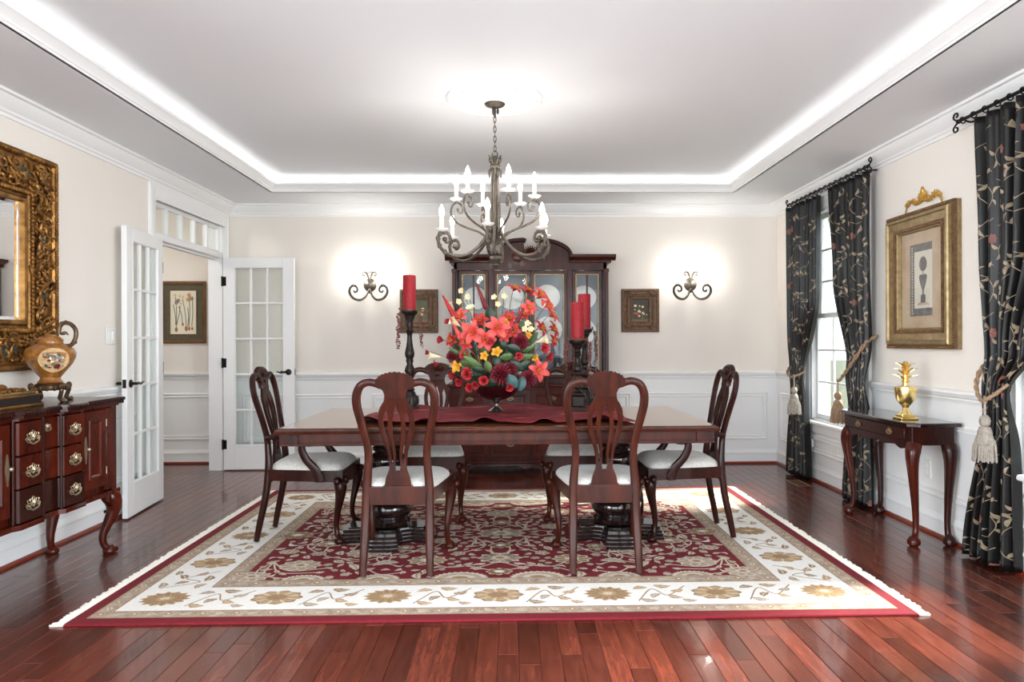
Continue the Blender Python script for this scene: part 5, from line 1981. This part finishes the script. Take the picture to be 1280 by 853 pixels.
for i in range(300):
    t = (i + rc.random() * .4) / 300
    (a, b_), o = on_frame(t, .018)
    cv.M = None
    cv.ell(mfn(a, b_, .056), (.014, .017, .017), 6, 5)
for i in range(150):
    (a, b_), o = on_frame((i + .5) / 150, .225)
    cv.ell(mfn(a, b_, .05), (.012, .015, .015), 6, 4)
for i in range(190):
    d = .055 + .14 * ((i * .618) % 1)
    (a, b_), o = on_frame((i + rc.random()) / 190, d)
    curl(a, b_, .04 + rc.uniform(0, .012), rc.uniform(.028, .055), rc.uniform(0, 6.3), rc.choice((-1, 1)), rc.uniform(.008, .013))
for i in range(260):
    (a, b_), o = on_frame(rc.random(), rc.uniform(.05, .2))
    ang = rc.uniform(0, pi)
    M = Matrix.Translation(mfn(a, b_, .05 + rc.uniform(-.006, .012))) @ Matrix.Rotation(ang, 4, 'X')
    cv.M = M
    cv.ell((0, 0, 0), (.010, .009, rc.uniform(.016, .03)), 6, 4)
cv.M = None
cv.build('carved_scrollwork', GOLD, mo)['kind'] = 'stuff'
for a, b_, w, h in ((mw - .125, .12, .03, .05), (mw - .125, -.21, .03, .05), (mw - .30, mh - .12, .06, .035), (mw - .42, -mh + .12, .07, .035), (-mw + .125, .12, .03, .05), (-mw + .125, -.21, .03, .05)):
    MB().box(.03, .052, a - w, a + w, b_ - h, b_ + h, .004).build('green_inset', GREENB, mo)

# ================================================================ PICTURES
def pic_frame(root, fn, w, h, prof, m, name='frame'):
    return MB().frame((-w / 2, w / 2, -h / 2, h / 2), prof, fn).build(name, m, root, ang=30)
def flat(root, fn, a0, a1, b0, b1, d, m, name):
    return MB().prism([(a0, b0), (a1, b0), (a1, b1), (a0, b1)], d - .003, d, fn).build(name, m, root, smooth=False)
# two small still lifes on the back wall
for x, lab, cm, seed in ((-.905, 'small still-life painting in a wide antique gilt frame, partly behind the lone red candle', CANVASG, 1),
                         (1.288, 'small dark still-life painting in a wide antique gilt frame under the sconce near the window', CANVAS, 2)):
    t = thing('framed_painting', lab, 'painting', (x, YB, 1.53))
    fn = lambda a, c, d: (a, -d, c)
    pic_frame(t, fn, .375, .43, [(0, .003), (0, .028), (.008, .034), (.022, .034), (.028, .026), (.05, .022), (.06, .03), (.068, .03), (.074, .02), (.09, .016), (.095, .02), (.10, .02), (.105, .01), (.105, .003)], ANTF)
    cnv = flat(t, fn, -.085, .085, -.112, .112, .010, cm, 'canvas')
    r2 = random.Random(seed)
    fl = MB()
    for s1 in (-1, 1):       # corner ornaments on the frame
        for s2 in (-1, 1):
            for q in range(5):
                fl.ell((s1 * (.15 - q * .012), -.034, s2 * (.18 - (4 - q) * .010)), (.012, .006, .012), 6, 4)
    fl.build('corner_carving', ANTF, t)
    d = .0102
    for q in range(22):
        a, c, r = r2.gauss(0, .028), r2.gauss(-.02, .03), r2.uniform(.006, .016)
        MB().prism([(a + r * cos(k * pi / 5), c + r * .85 * sin(k * pi / 5)) for k in range(10)], d, d + .0003, fn).build('painted_bloom', r2.choice((CALLA, ORCH, YELL, CORAL, LEAFG, ORCH, CALLA)) if seed == 2 else r2.choice((LEAFG, CALLA, ORCH, REDP, LEAFG)), cnv, smooth=False)
        d += .00025
    MB().prism([(-.085, -.112), (.085, -.112), (.085, -.085), (-.085, -.085)], .0101, .0104, fn).build('painted_ledge', OAKF, cnv, smooth=False)
# botanical print in the hall
t = thing('framed_botanical_print', 'botanical print of narcissus bulbs in an olive mat and wood frame in the hall', 'picture', (-3.315, HALLY, 1.535))
fn = lambda a, c, d: (a, -d, c)
pic_frame(t, fn, .46, .63, [(0, .003), (0, .022), (.006, .026), (.02, .026), (.03, .018), (.036, .018), (.038, .006), (.038, .003)], OAKF)
flat(t, fn, -.195, .195, -.28, .28, .008, MATG, 'mat_board')
pic_frame(t, fn, .275, .455, [(0, .008), (0, .014), (.008, .014), (.008, .008)], OAKF, 'fillet')
pp = flat(t, fn, -.13, .13, -.22, .22, .010, PAPER, 'print')
dd = [.0101]
def ink(pts, m, nm):
    MB().prism(pts, dd[0], dd[0] + .0003, fn).build(nm, m, pp, smooth=False)
    dd[0] += .0002
def stroke(pts, w, m, nm='stem'):
    P = spline([(a, 0, c) for a, c in pts], 5)
    l, r = [], []
    for i, p in enumerate(P):
        tdir = (P[min(i + 1, len(P) - 1)] - P[max(0, i - 1)]).normalized()
        n_ = Vector((-tdir.z, 0, tdir.x)) * w / 2
        l.append((p.x + n_.x, p.z + n_.z)); r.append((p.x - n_.x, p.z - n_.z))
    ink(l + r[::-1], m, nm)
for x, zb, xt, zt_ in ((-.07, -.16, -.08, .17), (-.065, -.12, -.03, .10), (-.01, -.10, -.045, .06), (.03, -.15, -.01, .15), (.055, -.15, .06, .17), (.085, -.14, .09, .14), (.045, -.14, .045, .05), (-.075, -.13, -.10, .08)):
    stroke([(x, zb), ((x + xt) / 2 + .008, (zb + zt_) / 2), (xt, zt_)], .007, INKG)
for x, z, r in ((-.07, -.175, .02), (.03, -.165, .022), (.06, -.165, .016), (.09, -.165, .014), (-.005, -.12, .015)):
    ink([(x + r * .75 * cos(k * pi / 6), z + r * 1.25 * sin(k * pi / 6)) for k in range(12)], INKB, 'bulb')
for x, z in ((-.08, .175), (-.05, .12), (-.02, .09), (-.03, .165), (.0, .155), (.06, .175), (.085, .14), (.05, .13), (-.065, .10)):
    pts = []
    for k in range(24):
        a = 2 * pi * k / 24
        r = .024 * (.55 + .45 * abs(cos(3 * a)))
        pts.append((x + r * cos(a), z + r * sin(a)))
    ink(pts, rc.choice((INKO, CALLA, GREYI)), 'bloom')
    ink([(x + .007 * cos(k * pi / 4), z + .007 * sin(k * pi / 4)) for k in range(8)], INKO, 'bloom_centre')
# topiary print on the right wall
t = thing('framed_topiary_print', 'tall urn and topiary print in a deep gold frame above the side table', 'picture', (XR, 4.58, 1.615))
fn = lambda a, c, d: (-d, a, c)
W_, H_ = .765, .895
PF = [(0, .003), (0, .042), (.006, .048), (.014, .048), (.018, .042), (.024, .042), (.028, .066), (.036, .074), (.05, .074), (.056, .062), (.10, .050), (.106, .054), (.118, .054), (.124, .036), (.13, .036), (.135, .018), (.135, .003)]
fo = pic_frame(t, fn, W_, H_, PF, GOLDD)
bd_ = MB()
for off, h, st in ((.010, .05, .016), (.112, .056, .018)):
    w, h2 = W_ / 2 - off, H_ / 2 - off
    n1, n2 = int(2 * w / st), int(2 * h2 / st)
    for i in range(n1 + 1):
        for s in (-1, 1):
            bd_.ell(fn(-w + 2 * w * i / n1, s * h2, h), .005, 5, 4)
    for i in range(n2 + 1):
        for s in (-1, 1):
            bd_.ell(fn(s * w, -h2 + 2 * h2 * i / n2, h), .005, 5, 4)
bd_.build('beading', GOLD, fo)['kind'] = 'stuff'
for i0, i1, hh, nm in ((.0, .020, .0495, 'outer_rim'), (.100, .122, .0555, 'inner_rim')):
    MB().frame((-W_ / 2 - .0005, W_ / 2 + .0005, -H_ / 2 - .0005, H_ / 2 + .0005), [(i0, hh - .02), (i0, hh), (i1, hh), (i1, hh - .02)], fn).build(nm, ANTF, fo, smooth=False)
mtb = flat(t, fn, -W_ / 2 + .13, W_ / 2 - .13, -H_ / 2 + .13, H_ / 2 - .13, .012, PARCH, 'mottled_mat')
for (a0, a1, b0, b1) in ((.10, .15, -.235, .235), (-.10, .10, .185, .235), (-.10, .10, -.235, -.185)):   # three printed sides
    MB().prism([(a0, b0), (a1, b0), (a1, b1), (a0, b1)], .0122, .0126, fn).build('printed_border', GREYI, mtb, smooth=False)
for k in range(24):
    zz = -.215 + .43 * k / 23
    MB().prism([(.119, zz - .005), (.131, zz - .005), (.131, zz + .005), (.119, zz + .005)], .0126, .0129, fn).build('printed_dentil', TOPI, mtb, smooth=False)
flat(mtb, fn, -.101, .101, -.186, .186, .0125, TOPI, 'print_sheet')
def pr(pts, d, m, nm):
    MB().prism(pts, d, d + .0004, fn).build(nm, m, mtb, smooth=False)
pr([(.042 * cos(k * pi / 10), .10 + .048 * sin(k * pi / 10)) for k in range(20)], .0128, GREYI, 'topiary_ball')
pr([(-.004, -.02), (.004, -.02), (.004, .06), (-.004, .06)], .0126, GREYI, 'topiary_stem')
pr([(-.016, -.06), (.016, -.06), (.036, -.015), (.046, .02), (.03, .035), (.01, .03), (0, .04), (-.01, .03), (-.03, .035), (-.046, .02), (-.036, -.015)], .0131, GREYI, 'urn_print')
pr([(-.006, -.11), (.006, -.11), (.010, -.06), (-.010, -.06)], .0127, GREYI, 'urn_stem')
pr([(-.028, -.15), (.028, -.15), (.026, -.10), (.012, -.095), (-.012, -.095), (-.026, -.10)], .0129, GREYI, 'plinth_print')
pr([(-.07, -.165), (.07, -.165), (.05, -.148), (-.055, -.15)], .0127, PARCH, 'ground_wash')
flat(t, fn, -W_ / 2 + .125, W_ / 2 - .125, -H_ / 2 + .125, H_ / 2 - .125, .020, GLASSD, 'glazing')
# gold crest above it
t = thing('wall_crest', 'gold acanthus swag ornament on the wall above the topiary print', 'wall ornament', (XR, 4.58, 2.135))
g = MB()
for s in (-1, 1):
    P = spline([fn(s * .01, -.01, .012), fn(s * .07, -.025, .016), fn(s * .13, .0, .016), fn(s * .18, -.02, .014), fn(s * .205, -.06, .012)], 5)
    g.tube(P, [.009 - .005 * i / (len(P) - 1) for i in range(len(P))], 7)
    for k in range(9):
        p = P[2 * k]
        for q in (-1, 1):
            g.M = Matrix.Translation(p) @ Matrix.Rotation(s * -.6 + q * .9 + .1 * k, 4, 'X')
            g.ell((0, 0, .016), (.006, .007, .018), 6, 4)
    g.M = None
for k in range(7):
    a = radians(-60 + 20 * k)
    g.M = Matrix.Translation(fn(0, -.01, .016)) @ Matrix.Rotation(-a, 4, 'X')
    g.ell((0, 0, .035), (.007, .009, .034), 6, 5)
g.M = None
g.ell(fn(0, .055, .016), (.009, .012, .026), 8, 6)
g.build('acanthus', CREST, t)

# ================================================================ CONSOLE TABLE
cx0, cx1, cy0, cy1, ch_ = 2.345, 2.625, 4.17, 5.08, .735
ct = thing('side_table', 'narrow dark mahogany side table with drawer and cabriole legs under the topiary print', 'table', (2.5, 4.625, 0))
def L3(x, y, z): return (x - 2.5, y - 4.625, z)
tp_ = [(2.635 - 2.5, 4.15 - 4.625), (2.39 - 2.5, 4.15 - 4.625), (2.335 - 2.5, 4.20 - 4.625), (2.325 - 2.5, 4.625 - 4.625), (2.335 - 2.5, 5.05 - 4.625), (2.39 - 2.5, 5.10 - 4.625), (2.635 - 2.5, 5.10 - 4.625)]
MB().prism(tp_, .713, .735, lambda a, c, d: (a, c, d), .006).build('top', EBONY, ct, ang=30)
ap = MB()
ap.box(-.135, .12, -.43, .43, .60, .713, .004)
ap.prism([(-.40, .60), (-.36, .575), (-.30, .565), (-.24, .585), (-.18, .58), (-.10, .57), (-.04, .585), (0, .565), (.04, .585), (.10, .57), (.18, .58), (.24, .585), (.30, .565), (.36, .575), (.40, .60), (.40, .62), (-.40, .62)],
         -.137, -.118, lambda a, c, d: (d, a, c))
ap.build('apron', MAHOGD, ct, ang=30)
dr = MB().box(-.146, -.12, -.36, .36, .622, .698, .004).build('drawer', MAHOGD, ct)
for y in (-.20, .20):
    bail(dr, (y, .662), .85, lambda a, c, d: (-.146 - d, a, c), GOLDD)
for sx, sy in ((-1, -1), (-1, 1), (1, -1), (1, 1)):
    m = MB()
    dx, dy = (-.75 if sx < 0 else .0), sy * .65
    x, y = (-.105 if sx < 0 else .10), sy * .40
    prof = [(.60, .0, .042), (.565, .022, .044), (.52, .030, .038), (.45, .024, .031), (.34, .006, .025), (.22, -.012, .020), (.12, -.018, .0175), (.07, -.010, .018), (.045, .006, .022)]
    P = spline([(x + dx * o, y + dy * o, z) for z, o, r in prof], 4)
    m.tube(P, lerp_list([p[2] for p in prof], len(P)), 12)
    m.lathe([(.018, .062), (.030, .048), (.038, .030), (.036, .014), (.026, .006), (.022, 0)], 16, (x + dx * .014, y + dy * .014, 0))
    m.build('leg', MAHOGR if sx < 0 else MAHOGD, ct)
pt = thing('price_tag', 'small white paper tag hanging from the edge of the side table', 'tag', (2.60, 4.20, .60))
MB().prism([(-.03, -.035), (.03, -.05), (.032, -.044), (0, -.018), (-.028, -.03)], 0, .0008, lambda a, c, d: (a, d - .008, c)).build('paper', TAG, pt, smooth=False)
MB().tube([(0, -.008, -.02), (0, -.006, -.005), (0, .012, .006)], .0008, 4).build('string', TAG, pt)

# pineapple ornament
pa = thing('pineapple_ornament', 'polished gold pineapple finial ornament on the dark side table', 'ornament', (2.44, 4.40, .735))
q = MB()
q.box(-.055, .055, -.055, .055, 0, .014, .004)
q.box(-.042, .042, -.042, .042, .014, .03, .004)
q.lathe([(.038, .03), (.034, .04), (.02, .055), (.016, .07), (.024, .085)], 24)
q.build('pedestal', GOLDB, pa, ang=35)
MB().lathe([(.018, .08), (.03, .09), (.05, .115), (.062, .15), (.066, .19), (.064, .20), (.04, .204), (.02, .208), (.018, .225), (.026, .232), (.02, .24)], 32, flute=.012, nfl=12).build('cup_body', GOLDB, pa)
for tier, (z, n, L, el) in enumerate(((.235, 7, .085, .55), (.262, 7, .090, .70), (.29, 6, .085, .85), (.305, 3, .06, 1.35))):
    for k in range(n):
        a = 2 * pi * k / n + tier * .4
        lfm = MB(Matrix.Translation((0, 0, z)) @ Matrix.Rotation(a, 4, 'Z'))
        P = spline([(0, 0, 0), (L * .35 * cos(el), 0, L * .5 * sin(el)), (L * .7 * cos(el), 0, L * .8 * sin(el)), (L * 1.0 * cos(el), 0, L * .9 * sin(el))], 3)
        lfm.tube(P, [(.0025, w) for w in lerp_list([.006, .011, .009, .001], len(P))], prof=ROUND4, up=(0, 0, 1))
        lfm.build('leaf', GOLDB, pa)
MB().tube([(0, 0, .235), (0, 0, .32)], [.016, .008], 10).build('leaf_core', GOLDB, pa)

# ================================================================ CURTAINS
def interp(tab, z):
    for (z1, v1), (z0, v0) in zip(tab, tab[1:]):
        if z >= z0:
            t = (z1 - z) / (z1 - z0) if z1 != z0 else 0
            t = t * t * (3 - 2 * t)
            return v1 + (v0 - v1) * t
    return tab[-1][1]

def curtain(label, e0, e1, tie_z, nf, seed, fabric_w, tassel_y, rope_pts, flip):
    """e0, e1: (height, y) tables of the two edges"""
    t = thing('curtain', label, 'curtain', (2.57, e0[0][1], 0))
    ox, oy = 2.57, e0[0][1]
    rs = random.Random(seed)
    ph = rs.uniform(0, 6)
    def S(s, v):
        z = 2.445 - v * 2.43
        a, b_ = interp(e0, z), interp(e1, z)
        g = 1 - .62 * math.exp(-((z - tie_z) / .22) ** 2)
        am = (.034 + .010 * sin(3.1 * s + ph)) * g
        ww = s + .012 * sin(2 * pi * nf * s + 1.3 + 2 * v)
        x = -am * sin(2 * pi * nf * ww + ph + .5 * sin(2.2 * v)) - am * .3 * sin(2 * pi * nf * 2.3 * s + 2 + v)
        if z < tie_z: x *= 1.0 + .25 * (tie_z - z)
        x += .02 - .035 * math.exp(-((z - tie_z) / .16) ** 2)
        return Vector((x, a + (b_ - a) * s - oy, z))
    m = MB().grid(S, 110, 60)
    o = m.build('cloth', CURT, t, ang=80)
    md_ = o.modifiers.new('thickness', 'SOLIDIFY')
    md_.thickness = .003
    # woven vine pattern on the room side
    e = MB()
    def Nrm(s, v):
        d = .002
        n_ = (S(s + d, v) - S(s - d, v)).cross(S(s, v + d) - S(s, v - d))
        n_.normalize()
        if n_.x > 0: n_ = -n_
        return n_
    def put(s, v, da, dz):
        s2 = min(.995, max(.005, s + da / fabric_w))
        v2 = min(.995, max(.005, v + dz / 2.43))
        return S(s2, v2) + Nrm(s2, v2) * .0035
    def lf_(s, v, L, W, ang, col):
        e.cur = col
        n_ = 6
        top_, bot_, mid_ = [], [], []
        for i in range(n_ + 1):
            u_ = i / n_
            w = W / 2 * sin(pi * u_ ** .8)
            a, c_ = L * u_, .18 * L * sin(pi * u_)
            for lst, q_ in ((top_, w), (mid_, 0), (bot_, -w)):
                b2 = c_ + q_
                lst.append(put(s, v, a * cos(ang) - b2 * sin(ang), -(a * sin(ang) + b2 * cos(ang))))
        k0 = e.av(top_ + mid_ + bot_)
        w_ = n_ + 1
        e.af([(i, i + 1, w_ + i + 1, w_ + i) for i in range(n_)] + [(w_ + i, w_ + i + 1, 2 * w_ + i + 1, 2 * w_ + i) for i in range(n_)], k0)
    def vine_(pts):
        e.cur = 0
        P = spline([(a, b2, 0) for a, b2 in pts], 7)
        A, B_ = [], []
        for i, p in enumerate(P):
            d = P[min(i + 1, len(P) - 1)] - P[max(i - 1, 0)]
            n_ = Vector((-d.y, d.x, 0))
            n_ = n_.normalized() * .0018 if n_.length > 0 else Vector((0, .002, 0))
            A.append(put(0, 0, p.x + n_.x, p.y + n_.y)); B_.append(put(0, 0, p.x - n_.x, p.y - n_.y))
        k0 = e.av(A + B_)
        w_ = len(P)
        e.af([(i, i + 1, w_ + i + 1, w_ + i) for i in range(w_ - 1)], k0)
    nx = max(3, int(fabric_w / .15))
    for c_ in range(nx):
        bx_ = (c_ + .5) / nx * fabric_w
        y_ = rs.uniform(0.02, .15)
        sgn = rs.choice((-1, 1))
        prev = None
        while y_ < 2.36:
            amp = .06
            vine_([(bx_ - sgn * amp, y_), (bx_ + sgn * amp * .2, y_ + .05), (bx_ + sgn * amp, y_ + .13), (bx_ + sgn * amp * .3, y_ + .21), (bx_ - sgn * amp, y_ + .25)])
            for da, dz, an, L in ((sgn * .02, .05, 1.9, .07), (sgn * .06, .12, .6, .075), (sgn * .055, .15, -1.0, .06), (sgn * .02, .21, 2.6, .07), (-sgn * .03, .02, 1.2, .06), (-sgn * .05, .23, -.6, .065)):
                if rs.random() < .86:
                    lf_((bx_ + da) / fabric_w, (y_ + dz) / 2.43, L * rs.uniform(.6, .9), L * .27, an if sgn > 0 else pi - an, 0)
            if rs.random() < .3:
                fs, fv = (bx_ - sgn * .055) / fabric_w, (y_ + .11) / 2.43
                for q_ in range(7):
                    lf_(fs, fv, .030, .024, q_ * 2 * pi / 7, 1)
            y_ += .25
            sgn = -sgn
    e.build('woven_vines', [EMB, EMBF], o, ang=80, fix=False)['kind'] = 'stuff'
    # rope tie-back and tassel
    r_ = MB()
    P = spline([(x_ - ox, y_ - oy, z_) for x_, y_, z_ in rope_pts], 8)
    for off in (0, pi):
        Q = []
        for i, p in enumerate(P):
            a = i * .9 + off
            Q.append(p + Vector((.0055 * cos(a), .0055 * sin(a), .0055 * sin(a * .9))))
        r_.tube(Q, .008, 6)
    rp = r_.build('tieback_rope', ROPE, t)
    tx, ty, tz = tassel_y
    T_ = MB(Matrix.Translation((tx - ox, ty - oy, tz)))
    T_.tube([(0, 0, .10), (0, 0, .0)], .006, 6)
    T_.lathe([(.012, .0), (.024, -.012), (.028, -.03), (.024, -.05), (.016, -.058), (.026, -.064), (.034, -.085), (.036, -.105), (.03, -.115)], 18)
    T_.build('tassel_head', TASSEL if flip > 0 else ROPE, rp)
    K = MB(Matrix.Translation((tx - ox, ty - oy, tz)))
    for i in range(40):
        a = 2 * pi * i / 40
        r0, r1 = .032, .052 + rs.uniform(-.006, .006)
        K.tube([(r0 * cos(a), r0 * sin(a), -.105), (r1 * .9 * cos(a), r1 * .9 * sin(a), -.16), (r1 * cos(a), r1 * sin(a), -.235 + rs.uniform(-.01, .01))], [.0045, .0055, .0045], 5)
    for i in range(14):
        a = 2 * pi * i / 14
        K.ell((.042 * cos(a), .042 * sin(a), -.15), (.010, .010, .024), 6, 4)
    K.build('tassel_skirt', TASSEL if flip > 0 else ROPE, rp)
    return t

curtain('black leaf-patterned curtain tied back beside the back wall corner', [(2.46, 6.575), (1.2, 6.57), (.9, 6.50), (0, 6.60)], [(2.46, 5.965), (1.6, 5.975), (.95, 6.22), (.85, 6.24), (0, 6.17)],
        .92, 6, 21, 1.15, (2.475, 6.24, .82), [(2.63, 6.56, 1.02), (2.56, 6.55, .98), (2.50, 6.46, .93), (2.485, 6.34, .90), (2.485, 6.26, .91), (2.56, 6.22, .95)], 1)
curtain('black leaf-patterned curtain with a brown tassel between the window and the side table', [(2.46, 5.115), (1.2, 5.12), (.9, 5.13), (0, 5.12)], [(2.46, 5.79), (1.75, 5.70), (.98, 5.44), (.85, 5.42), (0, 5.55)],
        .90, 6, 22, 1.2, (2.50, 5.45, .83), [(2.64, 5.13, 1.26), (2.56, 5.14, 1.2), (2.50, 5.22, 1.06), (2.488, 5.34, .96), (2.49, 5.41, .92), (2.50, 5.45, .92)], -1)
curtain('black leaf-patterned curtain with a big silver tassel beside the side table and print', [(2.46, 3.945), (1.75, 3.905), (1.1, 3.845), (.93, 3.84), (0, 4.03)], [(2.46, 3.25), (1.75, 3.32), (1.15, 3.53), (.95, 3.65), (.8, 3.66), (0, 3.66)],
        .95, 6, 23, 1.2, (2.47, 3.70, .83), [(2.63, 3.86, 1.12), (2.55, 3.85, 1.06), (2.49, 3.80, .97), (2.475, 3.73, .90), (2.48, 3.68, .92), (2.55, 3.64, .99)], 1)

def rod(y0, y1, label, ends):
    t = thing('curtain_rod', label, 'curtain rod', (2.57, (y0 + y1) / 2, 2.475))
    h = (y1 - y0) / 2
    MB().tube([(0, -h, 0), (0, h, 0)], .010, 10).build('pole', BLACKM, t)
    for s in ends:
        f = MB()
        for k in (-1, 1):
            f.tube(spline([(0, s * h, 0), (0, s * (h + .03), k * .012), (0, s * (h + .055), k * .03), (0, s * (h + .045), k * .052), (0, s * (h + .02), k * .05), (0, s * (h + .018), k * .034), (0, s * (h + .03), k * .03)], 4), .0055, 7)
        f.ell((0, s * (h + .01), 0), .014, 8, 6)
        f.build('scroll_finial', BLACKM, t)
    ring = None
    n_ = int(2 * h / .095)
    for i in range(n_ + 1):
        y = -h + .03 + (2 * h - .06) * i / n_
        if ring is None:
            ring = MB().tube([(.017 * cos(k * pi / 8), 0, .017 * sin(k * pi / 8) - .004) for k in range(17)], .004, 6, False).build('ring', BLACKM, t)
            ring.location = (0, y, 0)
        else:
            dup_mesh(ring, t, (0, y, 0))
    for y in (-h + .05, h - .05):
        MB().tube(spline([(0, y, -.012), (.03, y, -.02), (.06, y, -.015), (.099, y, -.01)], 3), .006, 6).build('bracket', BLACKM, t)

rod(5.12, 6.60, 'black iron curtain rod with scroll ends over the window beside the back wall', (-1, 1))
rod(2.55, 4.06, 'black iron curtain rod with a scroll end over the big silver tassel curtain', (-1, 1))
